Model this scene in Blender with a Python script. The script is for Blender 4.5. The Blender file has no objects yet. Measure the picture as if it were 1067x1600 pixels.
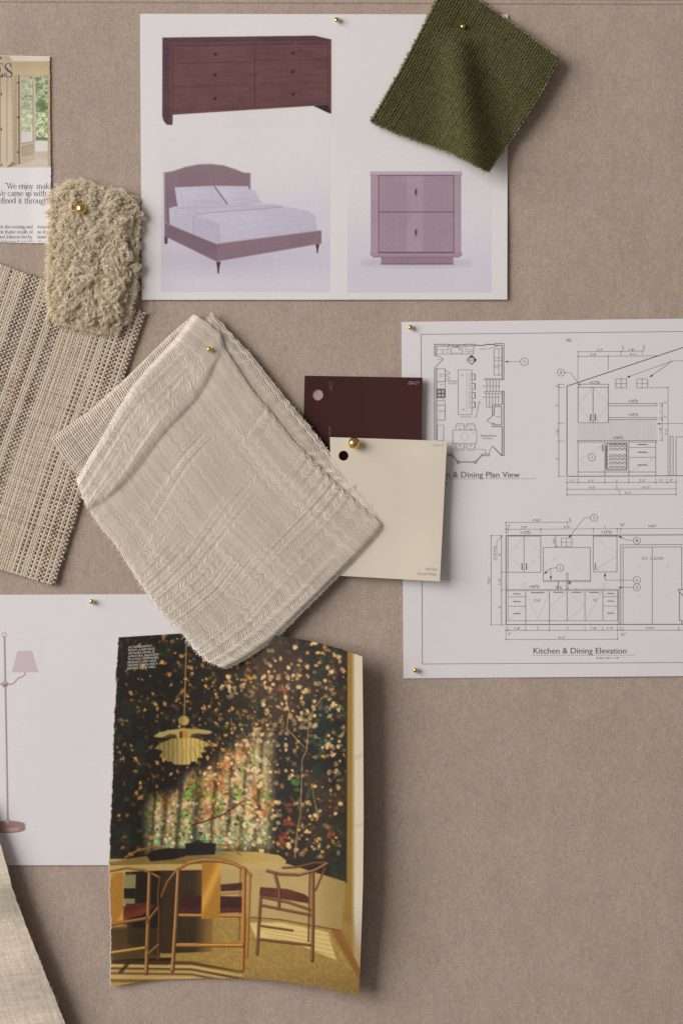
import bpy, math
import numpy as np
from mathutils import Vector

# ------------------------------------------------------------------ set-up
S = 0.000488            # metres per unit; the board is measured in half-millimetre units
DCAM = 2750.0           # camera distance in those units
CX, CY = 533.5, 800.0
SC = bpy.context.scene
COL = SC.collection

cam_d = bpy.data.cameras.new('camera')
cam = bpy.data.objects.new('camera', cam_d); COL.objects.link(cam)
cam.location = (0, -DCAM * S, 0)
cam.rotation_euler = (math.pi / 2, 0, 0)
cam_d.sensor_fit = 'VERTICAL'; cam_d.sensor_height = 36.0
cam_d.lens = 36.0 * DCAM / 1600.0
cam_d.clip_start = 0.01; cam_d.clip_end = 50
SC.camera = cam

SC.view_settings.view_transform = 'Standard'
SC.view_settings.look = 'None'
SC.view_settings.exposure = 0.0
SC.view_settings.gamma = 1.0
SC.view_settings.use_curve_mapping = False
SC.cycles.max_bounces = 28; SC.cycles.diffuse_bounces = 20; SC.cycles.transmission_bounces = 20

w = bpy.data.worlds.new('World'); SC.world = w; w.use_nodes = True
wn = w.node_tree.nodes; wl = w.node_tree.links
bg = wn['Background']
tc = wn.new('ShaderNodeTexCoord'); sx = wn.new('ShaderNodeSeparateXYZ')
ma = wn.new('ShaderNodeMath'); ma.operation = 'MULTIPLY_ADD'; ma.inputs[1].default_value = 0.5; ma.inputs[2].default_value = 0.5
cr = wn.new('ShaderNodeValToRGB')
wl.new(tc.outputs['Generated'], sx.inputs[0]); wl.new(sx.outputs['X'], ma.inputs[0])
wl.new(ma.outputs[0], cr.inputs[0]); wl.new(cr.outputs[0], bg.inputs[0])
e = cr.color_ramp.elements
e[0].position = 0.0; e[0].color = (1.0, 0.98, 0.97, 1)
e[1].position = 1.0; e[1].color = (0.50, 0.44, 0.40, 1)
m_ = e.new(0.45); m_.color = (0.56, 0.51, 0.48, 1)
bg.inputs[1].default_value = 0.345

def area(name, loc, target, sx_, sy_, power, color):
    l = bpy.data.lights.new(name, 'AREA'); l.shape = 'RECTANGLE'; l.size = sx_; l.size_y = sy_
    l.energy = power; l.color = color
    o = bpy.data.objects.new(name, l); COL.objects.link(o)
    o.location = loc
    d = Vector(target) - Vector(loc)
    o.rotation_euler = d.to_track_quat('-Z', 'Y').to_euler()
    return o
area('window_light', (-4.1, -2.75, 1.35), (0.0, 0, 0.02), 3.7, 3.5, 316.0, (1.0, 0.975, 0.96))

# ------------------------------------------------------------------ helpers
rng = np.random.default_rng(7)

def P(p):
    """board units (x right, y down, h off the board) -> metres"""
    p = np.asarray(p, float)
    k = (DCAM - p[..., 2]) / DCAM
    return np.stack([(p[..., 0] - CX) * S * k, -p[..., 2] * S, (CY - p[..., 1]) * S * k], -1)

KX = 0.745              # how bright a white-ish surface comes out under the lamps
def lin(c):
    c = np.asarray(c, float) / 255.0
    return np.where(c <= 0.04045, c / 12.92, ((c + 0.055) / 1.055) ** 2.4)
def alb(c, k=KX):
    a = lin(c) / k
    return a * np.minimum(1.0, 0.82 / np.maximum(a.max(-1, keepdims=True), 1e-6))

def _hash(ix, iy, seed):
    h = (ix.astype(np.int64) * 374761393 + iy.astype(np.int64) * 668265263 + seed * 1274126177) & 0x7fffffff
    h = ((h ^ (h >> 13)) * 1274126177) & 0x7fffffff
    h = h ^ (h >> 16)
    return (h & 0xffff) / 65535.0
def vnoise(x, y, seed=0):
    x = np.asarray(x, float); y = np.asarray(y, float)
    x, y = np.broadcast_arrays(x, y)
    ix = np.floor(x); iy = np.floor(y); fx = x - ix; fy = y - iy
    fx = fx * fx * (3 - 2 * fx); fy = fy * fy * (3 - 2 * fy)
    a = _hash(ix, iy, seed); b = _hash(ix + 1, iy, seed); c = _hash(ix, iy + 1, seed); d = _hash(ix + 1, iy + 1, seed)
    return (a * (1 - fx) + b * fx) * (1 - fy) + (c * (1 - fx) + d * fx) * fy
def fbm(x, y, seed=0, o=4):
    s = 0; a = 0.5
    for i in range(o):
        s = s + a * vnoise(np.asarray(x) * 2 ** i + 17.3 * i, np.asarray(y) * 2 ** i - 9.1 * i, seed + i); a *= 0.5
    return s / (1 - 0.5 ** o)
def sstep(x, a, b):
    t = np.clip((np.asarray(x, float) - a) / (b - a), 0, 1)
    return t * t * (3 - 2 * t)

# ---- things
def thing(name, label, cat, at, group=None, kind=None):
    o = bpy.data.objects.new(name, None); COL.objects.link(o)
    o.empty_display_size = 0.01
    o.location = [float(v) for v in P(at)]
    o['label'] = label; o['category'] = cat
    if group: o['group'] = group
    if kind: o['kind'] = kind
    return o

def mk(name, V, F, mat, parent=None, C=None, smooth=True, label=None, kind=None):
    """V (n,3) in board units, F (m,k) index array or list, C (n,3) albedo"""
    me = bpy.data.meshes.new(name)
    W = P(V)
    if parent is not None:
        W = W - np.array(parent.location)[None]
    Fl = [F] if isinstance(F, np.ndarray) else F
    arrs = [np.asarray(f) for f in Fl if len(f)]
    loops = np.concatenate([a.ravel() for a in arrs])
    sizes = np.concatenate([np.full(len(a), a.shape[1]) for a in arrs])
    starts = np.concatenate([[0], np.cumsum(sizes)[:-1]])
    me.vertices.add(len(W)); me.vertices.foreach_set('co', W.astype(np.float32).ravel())
    me.loops.add(len(loops)); me.loops.foreach_set('vertex_index', loops.astype(np.int32))
    me.polygons.add(len(sizes)); me.polygons.foreach_set('loop_start', starts.astype(np.int32))
    me.polygons.foreach_set('use_smooth', np.full(len(sizes), smooth))
    me.update(calc_edges=True); me.validate()
    if C is not None:
        ca = me.color_attributes.new('Col', 'FLOAT_COLOR', 'POINT')
        cc = np.ones((len(W), 4), np.float32); cc[:, :3] = C
        ca.data.foreach_set('color', cc.ravel())
    me.materials.append(mat)
    o = bpy.data.objects.new(name, me); COL.objects.link(o)
    if parent is not None: o.parent = parent
    if label: o['label'] = label
    if kind: o['kind'] = kind
    return o

class MB:
    """collects pieces of one mesh (quads and tris) with vertex colours"""
    def __init__(s): s.V = []; s.Q = []; s.T = []; s.C = []; s.n = 0
    def add(s, V, F, C):
        V = np.asarray(V, float).reshape(-1, 3); F = np.asarray(F)
        if not len(F): return
        (s.Q if F.shape[1] == 4 else s.T).append(F + s.n)
        s.V.append(V); s.n += len(V)
        C = np.asarray(C, float); s.C.append(np.broadcast_to(C, V.shape) if C.ndim == 1 else C)
    def build(s, name, mat, parent=None, smooth=True, label=None, kind=None):
        F = []
        if s.Q: F.append(np.concatenate(s.Q))
        if s.T: F.append(np.concatenate(s.T))
        return mk(name, np.concatenate(s.V), F, mat, parent, np.concatenate(s.C), smooth, label, kind)

def grid_faces(nu, nv, flip=False):
    i = np.arange(nv - 1)[:, None] * nu + np.arange(nu - 1)[None]
    f = np.stack([i, i + nu, i + nu + 1, i + 1], -1).reshape(-1, 4)
    return f[:, ::-1] if flip else f

# ---- patches: four boundary polylines in board units -> (x, y)
def resample(pts):
    p = np.asarray(pts, float); d = np.r_[0, np.cumsum(np.hypot(*np.diff(p, axis=0).T))]; d /= d[-1]
    return lambda t: np.stack([np.interp(t, d, p[:, 0]), np.interp(t, d, p[:, 1])], -1)
class Patch:
    """top: A->B, left: A->D, right: B->C, bottom: D->C ; u along top, v along left"""
    def __init__(s, top, right, bottom, left, h):
        s.t, s.r, s.b, s.l = map(resample, (top, right, bottom, left)); s.h = h
        s.A, s.B, s.D, s.C = [np.asarray(q, float) for q in (top[0], top[-1], bottom[0], bottom[-1])]
    def xy(s, u, v):
        U = np.asarray(u)[..., None]; V = np.asarray(v)[..., None]
        uc = np.clip(u, 0, 1); vc = np.clip(v, 0, 1)
        e = (1 - V) * s.t(uc) + V * s.b(uc) + (1 - U) * s.l(vc) + U * s.r(vc)
        Uc = uc[..., None]; Vc = vc[..., None]
        return (e - ((1 - Uc) * (1 - Vc) * s.A + Uc * (1 - Vc) * s.B + (1 - Uc) * Vc * s.D + Uc * Vc * s.C)
                + 0 * U) if True else e
    def __call__(s, u, v, dh=0.0):
        u, v = np.broadcast_arrays(np.asarray(u, float), np.asarray(v, float))
        q = s.xy(u, v)
        h = s.h(u, v, q[..., 0], q[..., 1]) + dh
        return np.concatenate([q, h[..., None]], -1)

def slab(mb, G, C, thick=0.5):
    """closed thin sheet from a (nv,nu,3) grid; C colour or (nv,nu,3)"""
    nv, nu = G.shape[:2]
    T = G.reshape(-1, 3); Bt = T - np.array([0, 0, thick])
    n = nu * nv
    f1 = grid_faces(nu, nv); f2 = f1[:, ::-1] + n
    top = np.arange(nu); bot = (nv - 1) * nu + np.arange(nu); le = np.arange(nv) * nu; ri = le + nu - 1
    Cc = np.asarray(C, float)
    Cc = np.broadcast_to(Cc, T.shape) if Cc.ndim == 1 else Cc.reshape(-1, 3)
    mb.add(np.concatenate([T, Bt]), np.concatenate([f1, f2]), np.concatenate([Cc, Cc]))
    for a, fl in ((top, 0), (bot, 1), (le, 1), (ri, 0)):
        k = np.arange(len(a) - 1); m2 = len(a)
        q = np.stack([k, k + 1, k + 1 + m2, k + m2], -1)
        mb.add(np.concatenate([T[a], Bt[a]]), q[:, ::-1] if fl else q, np.concatenate([Cc[a], Cc[a]]))

def tubes(mb, path, rs, ru, C, sides=5, ref=(0, 0, 1)):
    """path (T,M,3); rs/ru side and up radii (broadcast to T,M); C colour or (T,M,3)"""
    path = np.asarray(path, float); T, M = path.shape[:2]
    tg = np.gradient(path, axis=1); tg /= np.linalg.norm(tg, axis=-1, keepdims=True) + 1e-9
    rf = np.broadcast_to(np.asarray(ref, float), path.shape)
    sd = np.cross(tg, rf); sd /= np.linalg.norm(sd, axis=-1, keepdims=True) + 1e-9
    up = np.cross(sd, tg)
    rs = np.broadcast_to(np.asarray(rs, float), (T, M)); ru = np.broadcast_to(np.asarray(ru, float), (T, M))
    a = np.arange(sides) * 2 * np.pi / sides
    V = (path[:, :, None] + sd[:, :, None] * (np.cos(a)[None, None, :, None] * rs[..., None, None])
         + up[:, :, None] * (np.sin(a)[None, None, :, None] * ru[..., None, None]))
    base = (np.arange(T)[:, None, None] * M + np.arange(M - 1)[None, :, None]) * sides
    k = np.arange(sides)[None, None]; k2 = (k + 1) % sides
    F = np.stack([base + k, base + k2, base + sides + k2, base + sides + k], -1).reshape(-1, 4)
    C = np.asarray(C, float)
    if C.ndim > 1:
        C = np.broadcast_to(C, (T, M, 3)); C = np.repeat(C[:, :, None], sides, 2).reshape(-1, 3)
    mb.add(V.reshape(-1, 3), F, C)

def strip(mb, pts, wd, C, hf, off):
    """flat ink stroke along pts (n,2), width wd (scalar or n), on height function hf"""
    p = np.asarray(pts, float)
    if len(p) < 2: return
    t = np.gradient(p, axis=0); t /= np.linalg.norm(t, axis=1, keepdims=True) + 1e-9
    nrm = np.stack([-t[:, 1], t[:, 0]], -1) * (np.broadcast_to(wd, (len(p),))[:, None] * 0.5)
    a, b = p + nrm, p - nrm
    q = np.empty((len(p) * 2, 2)); q[0::2] = a; q[1::2] = b
    h = hf(q[:, 0], q[:, 1]) + off
    i = np.arange(len(p) - 1) * 2
    mb.add(np.c_[q, h], np.stack([i, i + 2, i + 3, i + 1], -1), C)

def dense(a, b, step=25.0):
    n = max(2, int(math.hypot(b[0] - a[0], b[1] - a[1]) / step) + 2)
    t = np.linspace(0, 1, n)[:, None]
    return np.asarray(a, float) * (1 - t) + np.asarray(b, float) * t

# ---- text from the built-in font, as real (flat) ink
_fc = {}
def glyphs(s):
    if s not in _fc:
        cu = bpy.data.curves.new('lettering', 'FONT'); cu.body = s; cu.size = 1.0; cu.resolution_u = 3
        o = bpy.data.objects.new('lettering', cu); COL.objects.link(o)
        dg = bpy.context.evaluated_depsgraph_get()
        me = bpy.data.meshes.new_from_object(o.evaluated_get(dg))
        me.calc_loop_triangles()
        v = np.zeros(len(me.vertices) * 3); me.vertices.foreach_get('co', v)
        t = np.zeros(len(me.loop_triangles) * 3, np.int32); me.loop_triangles.foreach_get('vertices', t)
        _fc[s] = (v.reshape(-1, 3)[:, :2].copy(), t.reshape(-1, 3).copy())
        bpy.data.objects.remove(o); bpy.data.curves.remove(cu); bpy.data.meshes.remove(me)
    return _fc[s]
CAP = None
def text(mb, s, x0, y0, x1, cap, C, hf, off=0.3, ang=0.0, slant=0.0):
    """text with left end of its baseline at x0,y0, fitted to length x1-x0, capital height cap"""
    global CAP
    if CAP is None: CAP = glyphs('H')[0][:, 1].max()
    v, t = glyphs(s)
    if not len(t): return
    vx = (v[:, 0] - v[:, 0].min()) / (v[:, 0].max() - v[:, 0].min()) * (x1 - x0)
    vy = v[:, 1] / CAP * cap
    vx = vx + slant * vy
    c, sn = math.cos(ang), math.sin(ang)
    X = x0 + vx * c - (-vy) * sn * 1.0; Y = y0 + vx * sn + (-vy) * c
    mb.add(np.c_[X, Y, hf(X, Y) + off], t, C)

# ---- a small serif hand for the magazine type
def _arc(cx, cy, rx, ry, a0, a1, T=.21, t=.07, n=18):
    a = np.radians(np.linspace(a0, a1, n))
    return (np.c_[cx + rx * np.cos(a), cy + ry * np.sin(a)], t + (T - t) * np.abs(np.cos(a)) ** 1.3)
def _st(x, y0, y1, T=.19): return (np.array([[x, y0], [x, y1]]), np.array([T, T]))
def _ln(x0, y0, x1, y1, w=.07): return (np.array([[x0, y0], [x1, y1]]), np.array([w, w]))
def _sf(x, y, a=.17): return _ln(x - a, y, x + a, y, .06)
def _o(cx=.46): return _arc(cx, .5, .38, .5, 0, 360)
SERIF = {
 'o': ([_o()], .95), 'c': ([_arc(.46, .5, .38, .5, 45, 320)], .85),
 'e': ([_arc(.46, .5, .38, .5, 5, 320), _ln(.1, .52, .84, .52)], .9),
 'i': ([_st(.2, 0, 1), _sf(.2, 0), _ln(.03, .97, .2, .97, .06), _st(.2, 1.28, 1.48, .2)], .42),
 'j': ([_st(.2, -.2, 1), _ln(.03, .97, .2, .97, .06), _arc(.0, -.2, .2, .25, 0, -100), _st(.2, 1.28, 1.48, .2)], .42),
 'l': ([_st(.2, 0, 1.5), _sf(.2, 0), _ln(.03, 1.47, .2, 1.47, .06)], .42),
 'n': ([_st(.2, 0, 1), _sf(.2, 0), _ln(.03, .97, .2, .97, .06), _arc(.5, .68, .28, .32, 180, 0), _st(.78, 0, .7), _sf(.78, 0)], 1.0),
 'm': ([_st(.2, 0, 1), _sf(.2, 0), _ln(.03, .97, .2, .97, .06), _arc(.46, .68, .25, .32, 180, 0), _st(.71, 0, .7), _sf(.71, 0),
        _arc(.97, .68, .25, .32, 180, 0), _st(1.22, 0, .7), _sf(1.22, 0)], 1.45),
 'h': ([_st(.2, 0, 1.5), _sf(.2, 0), _ln(.03, 1.47, .2, 1.47, .06), _arc(.5, .68, .28, .32, 180, 0), _st(.78, 0, .7), _sf(.78, 0)], 1.0),
 'u': ([_st(.2, .3, 1), _arc(.48, .32, .28, .32, 180, 360), _st(.76, 0, 1), _ln(.03, .97, .2, .97, .06), _ln(.6, .97, .76, .97, .06), _ln(.76, .03, .95, .03, .06)], 1.0),
 'a': ([_arc(.4, .28, .28, .28, 20, 340), _st(.7, .05, .7), _arc(.43, .68, .27, .32, 0, 160), _ln(.7, .03, .86, .05)], .88),
 'd': ([_o(.44), _st(.82, 0, 1.5), _ln(.65, 1.47, .82, 1.47, .06), _ln(.82, .03, .98, .03, .06)], 1.02),
 'b': ([_o(.56), _st(.2, 0, 1.5), _ln(.03, 1.47, .2, 1.47, .06)], 1.02),
 'p': ([_o(.56), _st(.2, -.5, 1), _sf(.2, -.5), _ln(.03, .97, .2, .97, .06)], 1.02),
 'g': ([_arc(.42, .65, .28, .34, 0, 360), _arc(.44, -.22, .36, .26, 0, 360), _arc(.42, .2, .25, .13, 100, 270), _ln(.62, .92, .84, .98, .1)], .9),
 'k': ([_st(.2, 0, 1.5), _sf(.2, 0), _ln(.03, 1.47, .2, 1.47, .06), _ln(.2, .42, .75, 1, .07), _ln(.42, .62, .82, 0, .18), _sf(.78, .98), _sf(.84, 0)], .98),
 'w': ([_ln(.1, 1, .42, 0, .18), _ln(.42, 0, .68, .95, .07), _ln(.66, 1, .96, 0, .18), _ln(.96, 0, 1.25, 1, .07), _sf(.1, .97), _sf(.68, .97), _sf(1.25, .97)], 1.32),
 'v': ([_ln(.1, 1, .46, 0, .18), _ln(.46, 0, .8, 1, .07), _sf(.1, .97), _sf(.8, .97)], .9),
 'y': ([_ln(.1, 1, .48, 0, .18), _ln(.82, 1, .36, -.4, .07), _arc(.2, -.38, .16, .12, 0, -170), _sf(.1, .97), _sf(.82, .97)], .92),
 't': ([_st(.26, .12, 1.3, .18), _ln(.05, .98, .52, .98, .07), _arc(.42, .16, .16, .16, 180, 330)], .58),
 'f': ([_st(.26, 0, 1.25), _sf(.26, 0), _ln(.05, .98, .52, .98, .07), _arc(.45, 1.25, .2, .25, 180, 30)], .55),
 'r': ([_st(.2, 0, 1), _sf(.2, 0), _ln(.03, .97, .2, .97, .06), _arc(.48, .68, .26, .32, 175, 45)], .68),
 's': ([_arc(.36, .74, .24, .25, 30, 270, .1), _arc(.36, .25, .26, .25, 90, -150, .1), _ln(.2, .62, .52, .38, .17)], .74),
 'W': ([_ln(.05, 1.45, .5, 0, .2), _ln(.5, 0, .88, 1.4, .07), _ln(.84, 1.45, 1.26, 0, .2), _ln(1.26, 0, 1.7, 1.45, .07), _sf(.06, 1.43, .2), _sf(.86, 1.43, .2), _sf(1.7, 1.43, .2)], 1.75),
 'R': ([_st(.25, 0, 1.45, .22), _sf(.25, 0, .24), _sf(.2, 1.43, .2), _arc(.5, 1.08, .36, .36, 90, -90, .22), _ln(.25, 1.44, .5, 1.44), _ln(.25, .72, .5, .72), _ln(.5, .72, .98, 0, .2)], 1.1),
 'J': ([_st(.5, 0.1, 1.45, .22), _sf(.5, 1.43, .22), _arc(.28, .1, .22, .22, 0, -150)], .8),
 '\u201c': ([_ln(.1, 1.2, .18, 1.45, .13), _ln(.35, 1.2, .43, 1.45, .13)], .55),
 ' ': ([], .5),
}
def serif(mb, s, x0, x1, base, xh, C, hf, ymax=1e9, xmax=1e9, bold=1.0):
    W_ = sum(SERIF[c][1] for c in s)
    sxx = (x1 - x0 - .35 * xh * .35) / W_
    x = x0
    for c in s:
        g, adv = SERIF[c]
        for pts, wd in g:
            q = np.c_[x + pts[:, 0] * sxx, base - pts[:, 1] * xh]
            if len(q) == 2: q = dense(q[0], q[1], 1.0); wd = np.full(len(q), wd[0])
            keep = (q[:, 1] < ymax) & (q[:, 0] < xmax)
            if keep.sum() < 2: continue
            strip(mb, q[keep], wd[keep] * xh * bold, C, hf, 0.25 + 0.1 * rng.random())
        x += adv * sxx

# ---- a small painter for the printed pictures (colours as printed)
class Canvas:
    def __init__(s, x0, y0, x1, y1, ss, bgc):
        s.x0, s.y0, s.ss = x0, y0, ss
        s.W = int(round((x1 - x0) * ss)); s.H = int(round((y1 - y0) * ss))
        s.im = np.empty((s.H, s.W, 3)); s.im[:] = bgc
        s.X, s.Y = np.meshgrid(x0 + (np.arange(s.W) + .5) / ss, y0 + (np.arange(s.H) + .5) / ss)
    def box(s, a, b, c, d, m=2):
        i0 = max(0, int((a - s.x0) * s.ss) - m); i1 = min(s.W, int((c - s.x0) * s.ss) + m + 1)
        j0 = max(0, int((b - s.y0) * s.ss) - m); j1 = min(s.H, int((d - s.y0) * s.ss) + m + 1)
        return slice(j0, max(j0, j1)), slice(i0, max(i0, i1))
    def put(s, sl, cov, c):
        c = c(s.X[sl], s.Y[sl]) if callable(c) else np.asarray(c, float)
        s.im[sl] = s.im[sl] * (1 - cov[..., None]) + c * cov[..., None]
    def poly(s, pts, c, a=1.0, soft=0.35):
        p = np.asarray(pts, float)
        sl = s.box(p[:, 0].min() - soft * 2, p[:, 1].min() - soft * 2, p[:, 0].max() + soft * 2, p[:, 1].max() + soft * 2)
        X, Y = s.X[sl], s.Y[sl]
        if not X.size: return
        ins = np.zeros(X.shape, bool); dd = np.full(X.shape, 1e9)
        for (ax, ay), (bx, by) in zip(p, np.roll(p, -1, 0)):
            if ay != by:
                hit = ((ay > Y) != (by > Y)) & (X < (bx - ax) * (Y - ay) / (by - ay) + ax)
                ins ^= hit
            t = np.clip(((X - ax) * (bx - ax) + (Y - ay) * (by - ay)) / ((bx - ax) ** 2 + (by - ay) ** 2 + 1e-9), 0, 1)
            dd = np.minimum(dd, np.hypot(X - ax - t * (bx - ax), Y - ay - t * (by - ay)))
        sd = np.where(ins, dd, -dd)
        s.put(sl, np.clip(0.5 + sd / (2 * soft), 0, 1) * a, c)
    def line(s, pts, wd, c, a=1.0, soft=0.35):
        p = np.asarray(pts, float); wds = np.broadcast_to(np.asarray(wd, float), (len(p),)); mw = wds.max() / 2 + soft * 2
        for k in range(len(p) - 1) if len(p) > 1 else []:
            pass
        sl = s.box(p[:, 0].min() - mw, p[:, 1].min() - mw, p[:, 0].max() + mw, p[:, 1].max() + mw)
        X, Y = s.X[sl], s.Y[sl]
        if not X.size: return
        sd = np.full(X.shape, -1e9)
        for k in range(len(p) - 1):
            (ax, ay), (bx, by) = p[k], p[k + 1]
            t = np.clip(((X - ax) * (bx - ax) + (Y - ay) * (by - ay)) / ((bx - ax) ** 2 + (by - ay) ** 2 + 1e-9), 0, 1)
            d = np.hypot(X - ax - t * (bx - ax), Y - ay - t * (by - ay))
            sd = np.maximum(sd, (wds[k] * (1 - t) + wds[k + 1] * t) / 2 - d)
        s.put(sl, np.clip(0.5 + sd / (2 * soft), 0, 1) * a, c)
    def ell(s, cx, cy, rx, ry, c, a=1.0, soft=0.35):
        sl = s.box(cx - rx - soft * 2, cy - ry - soft * 2, cx + rx + soft * 2, cy + ry + soft * 2)
        X, Y = s.X[sl], s.Y[sl]
        if not X.size: return
        r = np.hypot((X - cx) / rx, (Y - cy) / ry)
        s.put(sl, np.clip(0.5 + (1 - r) * min(rx, ry) / (2 * soft), 0, 1) * a, c)
    def blur(s, sig):
        r = int(3 * sig * s.ss) + 1; k = np.exp(-0.5 * (np.arange(-r, r + 1) / (sig * s.ss)) ** 2); k /= k.sum()
        for ax in (0, 1):
            pad = [(0, 0)] * 3; pad[ax] = (r, r); q = np.pad(s.im, pad, mode='edge'); out = 0
            for i, kk in enumerate(k):
                out = out + kk * (q[i:i + s.H] if ax == 0 else q[:, i:i + s.W])
            s.im = out
    def grain(s, amt):
        g = rng.normal(0, amt, (s.H // s.ss + 1, s.W // s.ss + 1, 1)) + rng.normal(0, amt * .35, (s.H // s.ss + 1, s.W // s.ss + 1, 3))
        g = np.repeat(np.repeat(g, s.ss, 0), s.ss, 1)[:s.H, :s.W]; s.im = s.im + g
    def sample(s, x, y):
        fx = np.clip((x - s.x0) * s.ss - .5, 0, s.W - 1.001); fy = np.clip((y - s.y0) * s.ss - .5, 0, s.H - 1.001)
        ix = fx.astype(int); iy = fy.astype(int); ax = (fx - ix)[..., None]; ay = (fy - iy)[..., None]
        a = s.im[iy, ix] * (1 - ax) + s.im[iy, ix + 1] * ax; b = s.im[iy + 1, ix] * (1 - ax) + s.im[iy + 1, ix + 1] * ax
        return np.clip(a * (1 - ay) + b * ay, 0, 255)

# ------------------------------------------------------------------ materials
def mat_new(name, rough=0.6, spec=0.3):
    m = bpy.data.materials.new(name); m.use_nodes = True
    b = m.node_tree.nodes['Principled BSDF']
    b.inputs['Roughness'].default_value = rough; b.inputs['Specular IOR Level'].default_value = spec
    return m, b, m.node_tree.nodes, m.node_tree.links
def noise(nd, lk, scale, detail=4, vec=None, sc=None, rough=0.6):
    n = nd.new('ShaderNodeTexNoise'); n.inputs['Scale'].default_value = scale; n.inputs['Detail'].default_value = detail
    n.inputs['Roughness'].default_value = rough
    t = nd.new('ShaderNodeTexCoord')
    if sc:
        mp = nd.new('ShaderNodeMapping'); mp.inputs['Scale'].default_value = sc
        if len(sc) > 3: pass
        lk.new(t.outputs['Object'], mp.inputs['Vector']); lk.new(mp.outputs[0], n.inputs['Vector'])
    else:
        lk.new(t.outputs['Object'], n.inputs['Vector'])
    return n
def var_mul(nd, lk, col_out, fac_out, lo, hi):
    mr = nd.new('ShaderNodeMapRange'); mr.inputs['From Min'].default_value = 0.3; mr.inputs['From Max'].default_value = 0.7
    mr.inputs['To Min'].default_value = lo; mr.inputs['To Max'].default_value = hi
    lk.new(fac_out, mr.inputs['Value'])
    v = nd.new('ShaderNodeVectorMath'); v.operation = 'SCALE'
    lk.new(col_out, v.inputs[0]); lk.new(mr.outputs[0], v.inputs['Scale'])
    return v.outputs[0]
def mat_attr(name, rough, spec, nscale=None, lo=.95, hi=1.05, bump=0.0, bscale=2500, sheen=0.0, coat=0.0):
    m, b, nd, lk = mat_new(name, rough, spec)
    a = nd.new('ShaderNodeAttribute'); a.attribute_name = 'Col'
    c = a.outputs['Color']
    if nscale:
        n = noise(nd, lk, nscale, 3); c = var_mul(nd, lk, c, n.outputs['Fac'], lo, hi)
    lk.new(c, b.inputs['Base Color'])
    if bump:
        n2 = noise(nd, lk, bscale, 3); bp = nd.new('ShaderNodeBump'); bp.inputs['Strength'].default_value = bump
        bp.inputs['Distance'].default_value = 0.0002
        lk.new(n2.outputs['Fac'], bp.inputs['Height']); lk.new(bp.outputs[0], b.inputs['Normal'])
    if sheen: b.inputs['Sheen Weight'].default_value = sheen; b.inputs['Sheen Roughness'].default_value = .5
    if coat: b.inputs['Coat Weight'].default_value = coat; b.inputs['Coat Roughness'].default_value = .3
    return m

M_paper = mat_attr('paper', .62, .25, 900, .975, 1.02, .25, 1800)
M_print = mat_attr('printed_paper', .62, .25, 900, .975, 1.02, .25, 1800)
M_ink = mat_attr('ink', .6, .2)
M_gloss = mat_attr('coated_magazine_paper', .42, .5, 1500, .95, 1.05, .08, 900)
M_chip = mat_attr('satin_painted_card', .5, .2, 1600, .97, 1.03, .2, 2600)
M_yarn = mat_attr('yarn', .9, .12, 1700, .86, 1.14, .3, 5000, sheen=.15)
M_wool = mat_attr('wool', .85, .1, 400, .93, 1.06)
M_fibre = mat_attr('felt_fibre', .9, .1)
_nt = M_wool.node_tree; _b = _nt.nodes['Principled BSDF']; _o = _nt.nodes['Material Output']
_tr = _nt.nodes.new('ShaderNodeBsdfTranslucent'); _mx = _nt.nodes.new('ShaderNodeMixShader'); _mx.inputs[0].default_value = .3
_nt.links.new(_b.inputs['Base Color'].links[0].from_socket, _tr.inputs['Color'])
_nt.links.new(_b.outputs[0], _mx.inputs[1]); _nt.links.new(_tr.outputs[0], _mx.inputs[2]); _nt.links.new(_mx.outputs[0], _o.inputs['Surface'])
M_gauze = mat_attr('gauze', .9, .1, 700, .93, 1.07, sheen=.1)
m, b, nd, lk = mat_new('polished_brass', .16, .5)
b.inputs['Metallic'].default_value = 1.0; b.inputs['Base Color'].default_value = (.83, .60, .20, 1)
n = noise(nd, lk, 350, 3); rr = nd.new('ShaderNodeMapRange'); rr.inputs['To Min'].default_value = .1; rr.inputs['To Max'].default_value = .24
lk.new(n.outputs['Fac'], rr.inputs['Value']); lk.new(rr.outputs[0], b.inputs['Roughness'])
M_brass = m
m, b, nd, lk = mat_new('pin_steel', .3, .5)
b.inputs['Metallic'].default_value = 1.0; b.inputs['Base Color'].default_value = (.45, .42, .36, 1)
M_steel = m

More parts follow.
